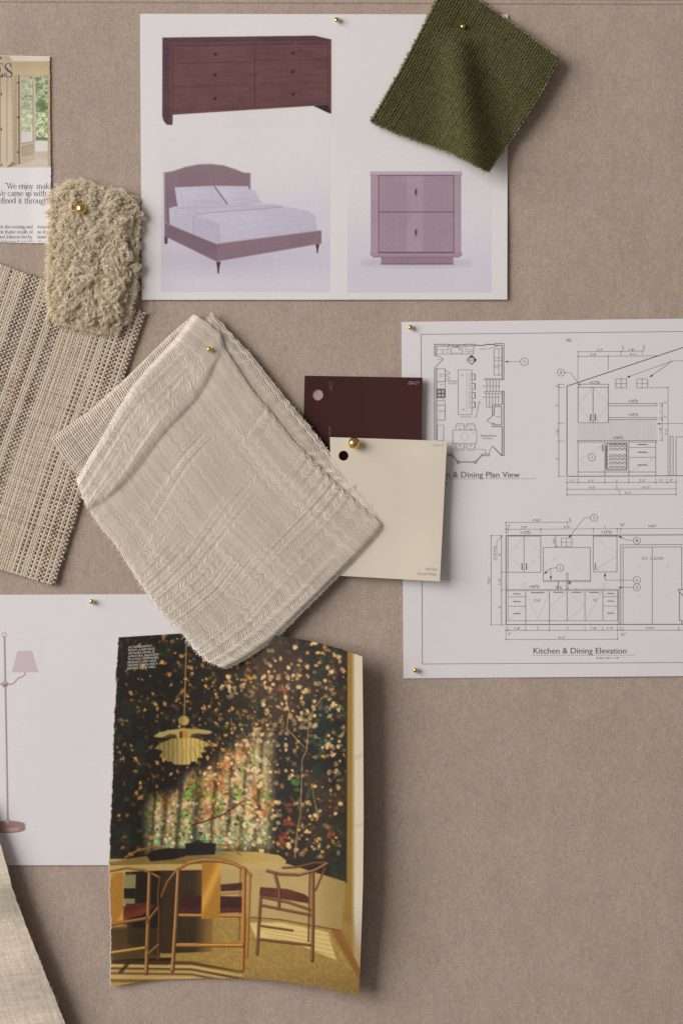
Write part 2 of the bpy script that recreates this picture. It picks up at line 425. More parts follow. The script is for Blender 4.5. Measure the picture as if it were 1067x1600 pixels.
def felt_material():
    m, b, nd, lk = mat_new('felt', .95, .1)
    c0 = alb((155, 140, 127)); 
    rgb = nd.new('ShaderNodeRGB'); rgb.outputs[0].default_value = (*c0, 1)
    n1 = noise(nd, lk, 38, 4, sc=(1.3, 1, .75)); n2 = noise(nd, lk, 260, 5, sc=(1.6, 1, .6), rough=.65)
    n3 = noise(nd, lk, 1150, 3, sc=(1.6, 1, .6), rough=.8)
    c = var_mul(nd, lk, rgb.outputs[0], n1.outputs['Fac'], .94, 1.06)
    c = var_mul(nd, lk, c, n2.outputs['Fac'], .92, 1.08)
    c = var_mul(nd, lk, c, n3.outputs['Fac'], .68, 1.32)
    hue = noise(nd, lk, 170, 3)
    mx = nd.new('ShaderNodeMix'); mx.data_type = 'RGBA'; mx.blend_type = 'MULTIPLY'
    rp = nd.new('ShaderNodeValToRGB'); rp.color_ramp.elements[0].position = .35; rp.color_ramp.elements[1].position = .65
    rp.color_ramp.elements[0].color = (1.03, 1.0, .95, 1); rp.color_ramp.elements[1].color = (.99, .99, 1.06, 1)
    lk.new(hue.outputs['Fac'], rp.inputs[0])
    mx.inputs[0].default_value = 1.0
    lk.new(c, mx.inputs[6]); lk.new(rp.outputs[0], mx.inputs[7]); lk.new(mx.outputs[2], b.inputs['Base Color'])
    bp = nd.new('ShaderNodeBump'); bp.inputs['Strength'].default_value = .18; bp.inputs['Distance'].default_value = .0003
    lk.new(n3.outputs['Fac'], bp.inputs['Height']); lk.new(bp.outputs[0], b.inputs['Normal'])
    b.inputs['Sheen Weight'].default_value = .15
    return m
M_felt = felt_material()
m, b, nd, lk = mat_new('painted_wall', .8, .2)
n = noise(nd, lk, 12, 4); rgb = nd.new('ShaderNodeRGB'); rgb.outputs[0].default_value = (.34, .31, .29, 1)
lk.new(var_mul(nd, lk, rgb.outputs[0], n.outputs['Fac'], .95, 1.05), b.inputs['Base Color'])
M_wall = m

# ------------------------------------------------------------------ the setting: wall and felt pinboard
def boxmesh(mb, x0, y0, x1, y1, h0, h1, C):
    V = [(x, y, h) for h in (h0, h1) for y in (y0, y1) for x in (x0, x1)]
    F = [(0, 1, 3, 2), (4, 6, 7, 5), (0, 4, 5, 1), (2, 3, 7, 6), (0, 2, 6, 4), (1, 5, 7, 3)]
    mb.add(V, F, C)
mb = MB()
G = np.stack(np.meshgrid(np.linspace(-2500, 3600, 20), np.linspace(-2500, 4200, 20)) + [np.full((20, 20), -30.0)], -1)
slab(mb, G, (.3, .3, .3), 20)
o = mb.build('wall', M_wall); o['kind'] = 'structure'
board = thing('pinboard', 'taupe felt covered pinboard filling the whole background', 'pinboard', (CX, 1000, -28), kind='structure')
mb = MB()
Bx0, Bx1, By1 = -700, 1800, 2300
ytop = lambda x: 3.0 + 4.0 * np.asarray(x) / 1067.0
nx, ny = 60, 60
gx = np.linspace(Bx0, Bx1, nx); 
U, Vv = np.meshgrid(gx, np.linspace(0, 1, ny))
Yg = ytop(U) + Vv * (By1 - ytop(U))
slab(mb, np.stack([U, Yg, 0 * U], -1), (.3, .3, .3), 27.5)
mb.build('felt_panel', M_felt, board)
# rounded wrapped top edge
mb = MB()
a = np.radians(np.linspace(-6, 186, 14))
prof = np.c_[-2.3 + 3.0 * np.cos(a), 0.1 + 1.3 * np.sin(a)]
xs = np.linspace(Bx0, Bx1, 40)
G = np.stack([np.broadcast_to(xs[None], (14, 40)), ytop(xs)[None] + prof[:, :1] - .2, np.broadcast_to(prof[:, 1:], (14, 40))], -1)
slab(mb, G[::-1], (.3, .3, .3), 24)
mb.build('wrapped_edge', M_felt, board)
# loose felt nap: short curly fibres lying on the face
mb = MB()
N = 26000; Mp = 5
px = rng.uniform(-60, 1130, N); py = rng.uniform(12, 1660, N)
ang = np.where(rng.random(N) < .6, rng.normal(np.pi / 2, .55, N), rng.uniform(0, np.pi, N))
L = rng.uniform(3, 11, N); curv = rng.normal(0, .11, N)
k = np.arange(Mp) / (Mp - 1)
aa = ang[:, None] + curv[:, None] * L[:, None] * k
step = (L / (Mp - 1))[:, None]
X = px[:, None] + np.cumsum(np.cos(aa) * step, 1); Y = py[:, None] + np.cumsum(np.sin(aa) * step, 1)
H = .02 + rng.uniform(.0, .05, N)[:, None] * np.sin(np.pi * k)[None]
c = alb((157, 142, 129))[None] * rng.uniform(1.0, 1.3, N)[:, None] * (1 + rng.normal(0, .02, (N, 3)))
tubes(mb, np.stack([X, Y, H], -1), rng.uniform(.12, .26, N)[:, None], .06, np.repeat(np.clip(c, 0, .8)[:, None], Mp, 1), 3)
N = 70; px = rng.uniform(20, 1050, N); py = rng.uniform(20, 1590, N); ang = rng.uniform(0, 6.28, N); Lq = rng.uniform(10, 34, N); kq = np.arange(12) / 11.
aa = ang[:, None] + np.cumsum(rng.normal(0, .25, (N, 12)), 1)
tubes(mb, np.stack([px[:, None] + np.cumsum(np.cos(aa) * Lq[:, None] / 12, 1), py[:, None] + np.cumsum(np.sin(aa) * Lq[:, None] / 12, 1), .25 + 0 * aa], -1), .2, .12, (.55, .5, .46), 4)
mb.build('felt_nap', M_fibre, board, kind='stuff')

PAPER = alb((205, 201, 201))
PAPER2 = alb((203, 199, 200))

def flat_sheet(parent, corners, hf, C, name='paper', mat=None, n=40, thick=.45, jag=None):
    A, B, Cc, D = [np.asarray(q, float) for q in corners]
    u = np.linspace(0, 1, n)[None, :, None]; v = np.linspace(0, 1, n)[:, None, None]
    q = (1 - v) * ((1 - u) * A + u * B) + v * ((1 - u) * D + u * Cc)
    mb = MB(); G = np.concatenate([q, hf(q[..., 0], q[..., 1])[..., None]], -1)
    slab(mb, G, C, thick)
    return mb.build(name, mat or M_paper, parent)

def picture(parent, name, cv, hf, step=.8, off=.06, mat=None, warp=None, thick=None, x=None, alb_k=KX):
    x0, y0 = cv.x0, cv.y0; x1 = x0 + cv.W / cv.ss; y1 = y0 + cv.H / cv.ss
    nu = int((x1 - x0) / step) + 1; nv = int((y1 - y0) / step) + 1
    X, Y = np.meshgrid(np.linspace(x0, x1, nu), np.linspace(y0, y1, nv))
    C = alb(cv.sample(X, Y), alb_k)
    if warp: Xw, Yw = warp(X, Y)
    else: Xw, Yw = X, Y
    G = np.stack([Xw, Yw, hf(Xw, Yw) + off], -1)
    mb = MB()
    if thick: slab(mb, G, C, thick)
    else: mb.add(G.reshape(-1, 3), grid_faces(nu, nv), C.reshape(-1, 3))
    return mb.build(name, mat or M_print, parent)

def conv(ox, oy, s): return lambda *p: [(ox + a / s, oy + b / s) for a, b in p]

# ------------------------------------------------------------------ furniture print sheet
sheet1 = thing('furniture_print', 'white sheet printed with a dresser, a bed and a nightstand', 'print', (506, 245, 0))
h1 = lambda x, y: 1.3 + 1.6 * sstep(y, 250, 470) + 1.0 * sstep(-np.asarray(x), -330, -215) + 1.2 * sstep(x, 680, 800) + 3.2 * (fbm(np.asarray(x) * .0055 + 3, np.asarray(y) * .0055, 201, 2) - .35)
flat_sheet(sheet1, [(219, 21.5), (793, 22.5), (792, 468), (222, 468.5)], h1, PAPER)
PD = (205, 201, 201)
# dresser
cv = Canvas(250, 52, 522, 199, 2, PD); z = conv(210, 0, 3.233)
def wood(base, amt=9, sx_=.05, sy_=.5):
    def f(X, Y):
        n = fbm(X * sx_, Y * sy_, 11) - .5; n2 = fbm(X * .03, Y * .05, 5) - .5
        return np.asarray(base)[None] + (n * amt * 2 + n2 * 12)[..., None] * np.array([1, .8, .8])
    return f
cv.poly(z((143, 190), (910, 180), (995, 200), (995, 575), (975, 568), (905, 535), (195, 580), (193, 632), (165, 630), (150, 612), (142, 590)), wood((97, 65, 66)))
cv.poly(z((143, 190), (178, 212), (180, 628), (165, 630), (150, 612), (142, 590)), wood((79, 56, 64)))
cv.poly(z((143, 190), (910, 180), (995, 200), (978, 213), (178, 212)), wood((80, 56, 62)))
cv.poly(z((182, 213), (980, 203), (980, 222), (195, 232), (195, 620), (182, 630)), wood((92, 62, 66)))
cv.poly(z((905, 535), (980, 530), (992, 573), (975, 568)), (48, 34, 38))
dk = (64, 42, 45)
for pts, wd in (([(195, 232), (978, 220)], 1.1), ([(195, 322), (605, 312)], .9), ([(195, 440), (605, 428)], .9), ([(612, 306), (978, 297)], .8),
                ([(612, 424), (978, 414)], .5), ([(195, 563), (980, 522)], .7), ([(195, 232), (195, 578)], .8), ([(608, 224), (608, 540)], 1.5), ([(978, 214), (980, 530)], 1.0),
                ([(143, 190), (180, 212), (995, 201)], .6)):
    cv.line(z(*pts), wd, dk, .85)
for p in ((410, 273), (408, 377), (408, 496), (802, 266), (801, 361), (802, 474)):
    q = z(p)[0]; cv.ell(q[0], q[1] + .3, 2.7, 2.2, (40, 24, 30)); cv.ell(q[0] - .7, q[1] - .5, .9, .7, (98, 70, 78))
cv.blur(.35); cv.grain(3.0)
picture(sheet1, 'dresser_picture', cv, h1)
# bed
def tint(y0, y1, strength=1.0, col=(188, 182, 195)):
    def f(X, Y):
        t = sstep(Y, y0, y1)[..., None] * strength
        return np.asarray(PD) * (1 - t) + np.asarray(col) * t
    return f
cv = Canvas(252, 215, 515.5, 456.5, 2, PD); z = conv(210, 230, 3.233)
cv.im[:] = tint(232, 360, 1, (194, 188, 198))(cv.X, cv.Y)
cv.ell(395, 402, 118, 22, (168, 161, 176), .45, 20); cv.ell(340, 410, 60, 14, (165, 158, 173), .35, 12)
hb = (126, 105, 115)
cv.poly(z((150, 130), (200, 120), (260, 100), (320, 88), (385, 85), (450, 92), (510, 112), (550, 128), (588, 132), (588, 300), (180, 390), (152, 385)), wood(hb, 3, .5, .5))
cv.line(z((150, 130), (200, 120), (260, 100), (320, 88), (385, 85), (450, 92), (510, 112), (550, 128), (588, 132)), 1.3, (156, 136, 148))
cv.line(z((155, 130), (157, 480)), 2.4, (142, 120, 132)); cv.line(z((166, 135), (170, 380)), .7, (108, 88, 100))
cv.line(z((585, 132), (586, 215)), 1.4, (150, 130, 142))
sh = (179, 174, 189)
def lit(a, b_, x0, x1, y0=None, y1=None):
    def f(X, Y):
        t = (sstep(X, x0, x1) * .6 + (sstep(Y, y0, y1) * .4 if y0 else 0))[..., None]
        n = (fbm(X * .12, Y * .2, 3) - .5)[..., None] * 9
        return np.asarray(a) * (1 - t) + np.asarray(b_) * t + n
    return f
cv.poly(z((205, 203), (400, 195), (465, 285), (450, 292), (220, 303)), lit((186, 181, 196), (170, 164, 180), 270, 350))
cv.poly(z((408, 195), (575, 197), (590, 250), (470, 280)), lit((185, 180, 195), (172, 166, 182), 340, 395))
cv.poly(z((235, 225), (260, 218), (410, 213), (445, 262), (468, 288), (440, 292), (255, 302), (240, 260)), lit((188, 183, 198), (172, 167, 183), 280, 360, 300, 325))
cv.poly(z((430, 213), (560, 208), (610, 220), (630, 262), (652, 280), (620, 285), (475, 290), (450, 250)), lit((187, 182, 197), (174, 168, 184), 345, 410, 298, 320))
cv.line(z((412, 215), (440, 250), (468, 288)), 1.0, (136, 128, 146), .7, .8); cv.line(z((236, 225), (240, 260), (254, 300)), .6, (158, 151, 168)); cv.line(z((205, 203), (220, 303)), .7, (160, 152, 170))
cv.poly(z((176, 310), (200, 300), (470, 290), (700, 285), (870, 320), (915, 340), (922, 420), (430, 488), (310, 440), (180, 388)), lit((183, 178, 193), (176, 171, 187), 262, 300, 320, 380))
cv.poly(z((300, 340), (330, 330), (600, 310), (880, 330), (912, 350), (922, 420), (430, 488), (305, 440)), lit((184, 179, 195), (173, 168, 184), 300, 500, 330, 385))
cv.poly(z((305, 350), (350, 355), (425, 385), (432, 488), (305, 440)), lit((170, 164, 181), (165, 159, 176), 300, 345), .75, 1.2)
cv.line(z((215, 310), (470, 300), (750, 298)), .9, (160, 153, 171)); cv.line(z((300, 440), (298, 360), (312, 338), (480, 322), (745, 303)), 1.2, (140, 132, 152), .9)
for a_ in (((480, 330), (620, 345), (840, 352)), ((450, 400), (560, 392), (700, 372)), ((600, 430), (720, 405), (900, 392)), ((330, 345), (430, 352), (520, 345)), ((350, 372), (385, 410), (400, 455))): cv.line(z(*a_), 1.6, (164, 158, 176), .35, 1.5); cv.line([(x + .5, y + 1.8) for x, y in z(*a_)], 1.6, (192, 187, 202), .35, 1.5)
for a_ in (((290, 225), (330, 245), (400, 235)), ((270, 280), (320, 268), (430, 280)), ((480, 225), (540, 240), (590, 230)), ((500, 270), (560, 262), (610, 272))): cv.line(z(*a_), 1.2, (160, 153, 172), .45, 1.0)
cv.line(z((427, 385), (433, 486)), .9, (150, 143, 162), .8); cv.line(z((210, 312), (213, 395)), .6, (160, 153, 171), .7)
cv.poly(z((155, 385), (178, 388), (415, 488), (415, 578), (155, 450)), wood((118, 97, 108), 4, .4, .4))
cv.poly(z((415, 490), (935, 420), (945, 425), (945, 485), (415, 578)), wood((124, 103, 112), 4, .4, .4))
cv.line(z((155, 383), (415, 488), (943, 420)), 1.3, (158, 140, 150)); cv.line(z((155, 450), (415, 578), (945, 487)), 1.1, (160, 143, 154))
cv.line(z((415, 492), (416, 575)), .8, (100, 80, 92)); cv.line(z((396, 485), (398, 568)), .6, (102, 82, 94))
lg = (70, 50, 62)
cv.poly(z((414, 580), (437, 578), (430, 610), (428, 638), (421, 638), (419, 610)), lg); cv.poly(z((915, 492), (935, 489), (929, 515), (927, 534), (921, 535), (920, 515)), lg)
cv.poly(z((152, 450), (170, 455), (168, 488), (153, 488)), (84, 66, 78))
cv.blur(.35); cv.grain(2.2)
picture(sheet1, 'bed_picture', cv, h1)
# nightstand
cv = Canvas(542.5, 215, 767, 457, 2, PD); z = conv(530, 220, 3.81)
cv.im[:] = tint(260, 440, 1.0, (193, 187, 197))(cv.X, cv.Y)
cv.ell(650, 411, 75, 6, (150, 142, 160), .55, 5)
nb = (158, 137, 149)
cv.poly(z((188, 200), (723, 200), (723, 672), (188, 672)), wood(nb, 3, .3, .1))
for xx in range(235, 682, 7):
    if 403 < xx < 500: continue
    cv.line(z((xx, 208), (xx, 662)), .8, (136, 115, 127), .9)
cv.poly(z((403, 207), (500, 207), (500, 662), (403, 662)), wood((157, 137, 149), 3, .2, .1))
cv.poly(z((182, 182), (731, 182), (731, 202), (182, 202)), (172, 157, 170)); cv.line(z((182, 204), (731, 204)), .6, (120, 100, 113))
for pts, wd in (([(234, 207), (234, 662)], 1.0), ([(681, 207), (681, 662)], 1.0), ([(234, 207), (681, 207)], .9), ([(234, 424), (681, 424)], 1.1), ([(234, 665), (681, 665)], 1.8)):
    cv.line(z(*pts), wd, (88, 66, 80))
cv.line(z((190, 205), (190, 665)), .9, (140, 120, 133)); cv.line(z((722, 205), (722, 665)), .9, (136, 116, 128))
cv.poly(z((185, 664), (235, 669), (681, 669), (730, 662), (730, 682), (715, 691), (200, 691), (185, 682)), wood((150, 128, 140), 3))
cv.poly(z((248, 692), (678, 692), (678, 735), (255, 735), (248, 728)), wood((138, 115, 126), 3)); cv.line(z((250, 734), (678, 734)), 1.3, (92, 72, 84)); cv.line(z((200, 692), (715, 692)), .9, (110, 88, 100))
for yy in (288, 528):
    cv.poly(z((450, yy), (462, yy), (462, yy + 34), (450, yy + 34)), (78, 58, 68)); cv.line(z((452, yy + 34), (460, yy + 48)), 1.0, (125, 104, 116), .6)
cv.blur(.3); cv.grain(2.2)
picture(sheet1, 'nightstand_picture', cv, h1, .5)

# ------------------------------------------------------------------ floor lamp print sheet
sheet2 = thing('lamp_print', 'white sheet printed with a pink shaded floor lamp, at the left', 'print', (60, 1140, 0))
h2 = lambda x, y: 1.3 + .9 * sstep(y, 1250, 1360) + 0 * np.asarray(x) + 3.2 * (fbm(np.asarray(x) * .0055 + 3, np.asarray(y) * .0055, 202, 2) - .35)
flat_sheet(sheet2, [(-217, 930), (330, 928), (332, 1351.5), (-216, 1352.5)], h2, PAPER2)
cv = Canvas(-50, 982, 66, 1306, 2, (203, 199, 200)); z = conv(0, 910, 3.477)
pole = (136, 112, 119)
cv.line([(7.8, 995), (10.5, 1140), (13, 1284)], 2.5, pole); cv.line([(7.3, 995), (10, 1140), (12.4, 1284)], .7, (172, 152, 156), .8)
a = np.radians(np.linspace(0, 360, 25)); cv.line(np.c_[7.5 + 3.4 * np.cos(a), 992 + 3.4 * np.sin(a)], 1.0, (158, 132, 130))
def shade(X, Y):
    t = np.exp(-((Y - 1036) / 12) ** 2)[..., None] * .8
    return np.array((182, 170, 179)) * (1 - t) + np.array((190, 170, 174)) * t
for sg in (1, -1):
    f = lambda pts: [(8.4 + sg * (x - 8.4), y) for x, y in pts]
    cv.line(f([(8.6, 1069), (20, 1069), (24, 1066), (29, 1060), (35, 1057.5), (39, 1055), (40, 1051)]), 1.6, (138, 112, 116))
    cv.poly(f([(28, 1017), (51, 1017), (61, 1050.5), (19, 1050.5)]), shade)
cv.ell(8.6, 1069, 5.2, 5.2, (150, 124, 120)); cv.ell(8.2, 1067.6, 3.2, 3, (184, 164, 158)); cv.ell(9, 1070, 2, 1.8, (120, 95, 95))
cv.ell(13, 1295, 27.2, 6.4, (112, 82, 76)); cv.poly([(-14, 1288), (40, 1288), (40, 1296), (-14, 1296)], (158, 126, 112), 1, .5)
cv.ell(13, 1294, 26.6, 6.0, lambda X, Y: np.array((150, 118, 106)) + (sstep(X, -5, 20) * 28 - sstep(X, 24, 40) * 40)[..., None] * np.ones(3))
cv.ell(13, 1288, 27, 5.6, (142, 117, 124)); cv.ell(13, 1285, 5, 4.8, (150, 120, 112)); cv.ell(12, 1283.6, 2.6, 2.4, (186, 162, 150))
cv.blur(.3); cv.grain(2)
picture(sheet2, 'floor_lamp_picture', cv, h2)

# ------------------------------------------------------------------ kitchen drawing sheet
sheet3 = thing('kitchen_drawing', 'white sheet of black line kitchen and dining drawings, pinned at the right by two corners', 'drawing', (900, 780, 0))
h3 = lambda x, y: 1.2 + 1.6 * np.exp(-((np.asarray(y) - 770) / 160.) ** 2) * sstep(-np.asarray(x), -760, -630) + 1.0 * sstep(x, 700, 1100) + 3.2 * (fbm(np.asarray(x) * .0055 + 3, np.asarray(y) * .0055, 203, 2) - .35)
flat_sheet(sheet3, [(627, 503), (1490, 493), (1492, 1053), (630, 1060)], h3, PAPER2, n=50)
def tone(t): t = min(t + 22, 178); return alb((t, t * .97, t))
class Draw:
    def __init__(s, ox, oy, sc): s.f = conv(ox, oy, sc); s.sc = sc; s.mb = MB()
    def L(s, *p, w=.85, t=92):
        q = s.f(*p)
        for a_, b_ in zip(q[:-1], q[1:]): strip(s.mb, dense(a_, b_), w * .84, tone(t), h3, .14 + .22 * rng.random())
    def R(s, x0, y0, x1, y1, **k): s.L((x0, y0), (x1, y0), (x1, y1), (x0, y1), (x0, y0), **k)
    def O(s, x, y, r, **k):
        a = np.radians(np.linspace(0, 360, 26)); q = np.array(s.f(*[(x + r * math.cos(i), y + r * math.sin(i)) for i in a]))
        strip(s.mb, q, k.get('w', .8), tone(k.get('t', 105)), h3, .2)
    def A(s, x, y, dx, dy, n=22):
        l = math.hypot(dx, dy); dx, dy = dx / l, dy / l; n = n
        q = s.f((x, y), (x - dx * n - dy * n * .28, y - dy * n + dx * n * .28), (x - dx * n + dy * n * .28, y - dy * n - dx * n * .28))
        q = np.array(q); s.mb.add(np.c_[q, h3(q[:, 0], q[:, 1]) + .4], [[0, 1, 2]], tone(55))
    def B(s, x0, y0, x1, y1, t=60):
        q = np.array(s.f((x0, y0), (x1, y0), (x1, y1), (x0, y1))); s.mb.add(np.c_[q, h3(q[:, 0], q[:, 1]) + .37], [[0, 1, 2, 3]], tone(t))
    def D(s, *p):
        for x, y in p:
            q = s.f((x, y))[0]; r = .95; a = np.arange(6) * np.pi / 3
            v = np.c_[q[0] + r * np.cos(a), q[1] + r * np.sin(a)]; s.mb.add(np.c_[v, h3(v[:, 0], v[:, 1]) + .42], [[0, 1, 2], [0, 2, 3], [0, 3, 4], [0, 4, 5]], tone(70))
    def T(s, st, x0, y0, x1, cap, t=80, ang=0):
        q = s.f((x0, y0))[0]; text(s.mb, st, q[0], q[1], q[0] + (x1 - x0) / s.sc, cap / s.sc, tone(t), h3, .3, ang)
# frame line of the sheet
d = Draw(0, 0, 1)
d.L((657.5, 522.5), (1100, 517.5), (1465, 513.5), w=1.1, t=105); d.L((657.5, 522.5), (659.5, 1037.5), w=1.1, t=105); d.L((659.5, 1037.5), (1100, 1035), (1466, 1033), w=1.1, t=105)
d.L((1465, 513.5), (1466, 1033), w=1.1, t=105)
d.mb.build('border_line', M_ink, sheet3)
# plan
d = Draw(620, 490, 4.639); W = 1.25
for p in ([(272, 305), (272, 222), (378, 222), (378, 235), (286, 235), (286, 305), (272, 305)], [(487, 222), (567, 222), (567, 234), (487, 234), (487, 222)],
          [(708, 217), (773, 217), (773, 478), (760, 478), (760, 230), (708, 230)], [(760, 1025), (752, 1020), (752, 1028), (773, 1028), (773, 562), (760, 562), (760, 660)], [(760, 818), (760, 1022)],
          [(690, 735), (690, 662), (758, 662)], [(690, 735), (703, 735), (703, 674), (757, 674), (757, 806), (703, 806), (703, 795), (690, 795), (690, 818), (760, 818)],
          [(360, 1018), (395, 1018), (398, 1030), (360, 1030)], [(613, 1018), (666, 1018), (666, 1030), (613, 1030), (613, 1018)], [(272, 385), (272, 915)], [(286, 390), (286, 915)]):
    d.L(*p, w=W, t=70)
d.L((378, 224), (487, 224), w=1.0); d.L((378, 230), (487, 230), w=.8, t=110); d.L((567, 230), (640, 230), w=1.7, t=65); d.L((638, 223), (710, 223), w=1.7, t=65)
d.L((395, 1024), (440, 1072), w=1.9, t=95); d.L((448, 1076), (562, 1076), w=1.9, t=95); d.L((573, 1072), (615, 1024), w=1.9, t=95)
d.O(443, 1076, 9, w=1.3, t=60); d.O(568, 1076, 9, w=1.3, t=60)
d.L((690, 960), (755, 1025), w=1.6, t=75); d.L((690, 960), (672, 990), (666, 1018), w=.7)
d.L((693, 738), (650, 775), (668, 790), (692, 797), w=.9); d.L((280, 383), (335, 330), (310, 312), (285, 310), w=1.0)
d.R(443, 408, 541, 733); d.L((503, 415), (503, 728), w=.5, t=150); d.L((525, 430), (525, 690), w=.5, t=160)
for y in (437, 505, 571, 640): d.R(541, y, 563, y + 43, w=1.1); d.L((565, y), (565, y + 43), w=1.0, t=70); d.R(518, y, 541, y + 43, w=.45, t=160)
d.R(388, 236, 475, 292, w=.7, t=115); d.R(394, 245, 468, 287, w=.5, t=130); d.L((286, 293), (555, 293), (555, 236), w=.8); d.L((517, 260), (517, 293), w=.7); d.L((495, 260), (555, 260), (495, 260), (495, 236), w=.6, t=115); d.L((286, 262), (370, 262), (370, 236), w=.7, t=110); d.L((332, 262), (332, 293), w=.7)
for x, y in ((410, 240), (430, 241), (443, 238), (452, 257)): d.B(x - 4, y - 5, x + 4, y + 5, 80)
d.R(287, 400, 347, 492, w=1.0); d.L((347, 405), (382, 432), (365, 442), (347, 446), w=.8); d.L((347, 450), (382, 465), (347, 490), w=.8); d.R(287, 492, 347, 545, w=.7)
d.B(290, 548, 350, 610, 62)
for i in range(2):
    for j in range(2):
        q = tone(190); x = 297 + 26 * i; y = 555 + 28 * j; f = np.array(d.f((x, y), (x + 18, y), (x + 18, y + 20), (x, y + 20))); d.mb.add(np.c_[f, h3(f[:, 0], f[:, 1]) + .5], [[0, 1, 2, 3]], q); d.D((x + 9, y + 10))
d.R(287, 610, 335, 630, w=.6, t=115); d.R(287, 630, 347, 663, w=.7); d.R(287, 663, 347, 772, w=.9); d.R(290, 808, 337, 920, w=.8, t=105)
d.R(702, 255, 758, 445, w=.9); d.L((702, 320), (758, 320), w=.7); d.L((702, 378), (758, 378), w=.7); d.L((735, 255), (735, 445), w=.6); d.L((735, 340), (775, 340), w=.5)
d.L((633, 472), (758, 472), w=.9); d.L((633, 479), (758, 479), w=.9); d.L((633, 472), (633, 479)); d.R(633, 565, 760, 577, w=.9)
for x in (650, 672, 694, 716, 738): d.L((x, 480), (x, 563), w=.8); d.L((x - 3, 578), (x - 3, 678 if x < 690 else 660), w=.8)
d.L((645, 678), (690, 678), w=.8)
for y in (526, 605): d.L((622, y), (735, y), w=.6); d.A(742, y, 1, 0, 12)
q = [(540, 300), (575, 335), (540, 371), (503, 335)]; d.L(*q, q[0], w=1.0, t=75); d.O(539, 336, 22, w=.7)
for tri in ([(540, 299), (518, 320), (562, 320)], [(576, 335), (557, 317), (557, 354)]):
    f = np.array(d.f(*tri)); d.mb.add(np.c_[f, h3(f[:, 0], f[:, 1]) + .45], [[0, 1, 2]], tone(48))
d.T('A31.4', 521, 342, 557, 13, 75)
d.R(403, 845, 577, 942, w=.85, t=100); d.O(490, 893, 27, w=.5, t=150)
for x in (425, 502):
    for y0, y1, c in ((845, 797, 1), (942, 990, -1)):
        d.L((x, y0), (x, y1 + 10 * c), (x + 8, y1), (x + 54, y1), (x + 62, y1 + 10 * c), (x + 62, y0), w=.8, t=105); d.L((x + 5, y0 - 28 * c), (x + 16, y1 + 10 * c), (x + 46, y1 + 10 * c), (x + 57, y0 - 28 * c), w=.6, t=120); d.T('B2', x + 22, y0 - 12 * c + 6, x + 42, 11, 120)
d.O(921, 348, 28, w=.85); d.T('5', 914, 358, 928, 20, 130); d.L((893, 348), (790, 348), w=.7); d.A(778, 348, -1, 0, 26)
d.L((595, 640), (572, 750), (555, 752), w=.7); d.A(597, 632, .2, -1, 12); d.L((655, 258), (728, 232), w=.6); d.A(732, 230, 1, -.35, 14); d.L((570, 985), (640, 985), (640, 1015), w=.6)
for st, x0, y, x1, c, t in (('Kitchen', 370, 496, 435, 16, 120), ('Wood Floor', 368, 512, 435, 11, 125), ('Dining Room', 605, 892, 718, 16, 105), ('Wood Floor', 618, 910, 694, 11, 115),
                            ('PANTRY', 303, 446, 335, 9, 125), ('REF', 310, 461, 330, 9, 125), ('DW 1', 355, 285, 374, 9, 125), ('TR', 492, 280, 506, 9, 120), ('B24', 526, 281, 549, 9, 120), ('UPPER CAB', 302, 711, 352, 9, 120), ('B21', 462, 450, 482, 9, 120),
                            ('B36', 468, 698, 488, 9, 120), ('ISLAND TOP 3\'', 462, 752, 540, 9, 125), ('CLOSET', 708, 751, 748, 9, 125), ('W30', 308, 517, 328, 9, 120), ('W36', 708, 345, 728, 9, 120), ('W12', 708, 395, 728, 9, 120), ('SLIDER', 592, 260, 645, 8, 130), ('T1', 543, 875, 558, 10, 130), ('UP', 622, 528, 634, 9, 125), ('DN', 622, 608, 634, 9, 125), ('DOOR', 292, 336, 320, 8, 130)):
    d.T(st, x0, y, x1, c, t)
d.mb.build('floor_plan_drawing', M_ink, sheet3)
d = Draw(620, 490, 4.639)
d.T('n & Dining Plan View', 358, 1187, 888, 41, 62); d.T('Kitche', 190, 1187, 350, 41, 62); d.L((190, 1198), (1008, 1196), w=.8, t=120); d.T('SCALE: 1/4"', 250, 1240, 372, 15, 90)
d.mb.build('plan_title', M_ink, sheet3)
# wall elevation
d = Draw(840, 490, 4.7); XR = 2300
d.L((212, 532), (1067, 247), (1750, 20), w=1.35, t=72); d.L((212, 532), (212, 1195), (1067, 1190), (XR, 1183), w=1.35, t=72)
d.R(293, 518, 515, 802, w=1.0); d.L((293, 541), (515, 541), w=1.0); d.L((403, 541), (403, 802), w=1.1); d.L((293, 668), (398, 545), w=.4, t=160); d.L((300, 680), (395, 795), w=.4, t=160); d.L((408, 545), (515, 665), w=.4, t=160); d.L((408, 795), (512, 680), w=.4, t=160)
for x in (385, 419): d.B(x - 4, 737, x + 4, 788, 85)
d.L((355, 784), (378, 784), w=.5, t=140); d.L((428, 784), (450, 784), w=.5, t=140)
d.R(515, 660, 872, 677, w=1.0); d.R(515, 763, 872, 778, w=1.0)
for i in range(48): d.L((295 + i * 12, 806 if i < 18 else 782), (295 + i * 12, 930), w=.4, t=165)
d.R(287, 932, 870, 943, w=1.0)
for x in (293, 490, 665, 863): d.L((x, 943), (x, 1193), w=1.0)
d.L((293, 1163), (863, 1163), w=1.0); d.L((665, 983), (863, 983)); d.L((665, 1055), (863, 1055)); d.L((665, 1163), (863, 1060), w=.35, t=165); d.L((300, 1080), (480, 1160), w=.35, t=165); d.L((300, 1075), (485, 960), w=.35, t=165)
for y in (962, 1018, 1112): d.B(730, y - 4, 800, y + 3, 85); d.L((800, y + 6), (815, y + 8), w=.5, t=130)
d.R(505, 955, 650, 1148, w=1.7, t=75); d.B(491, 970, 499, 1135, 120); d.B(470, 962, 477, 1010, 85)
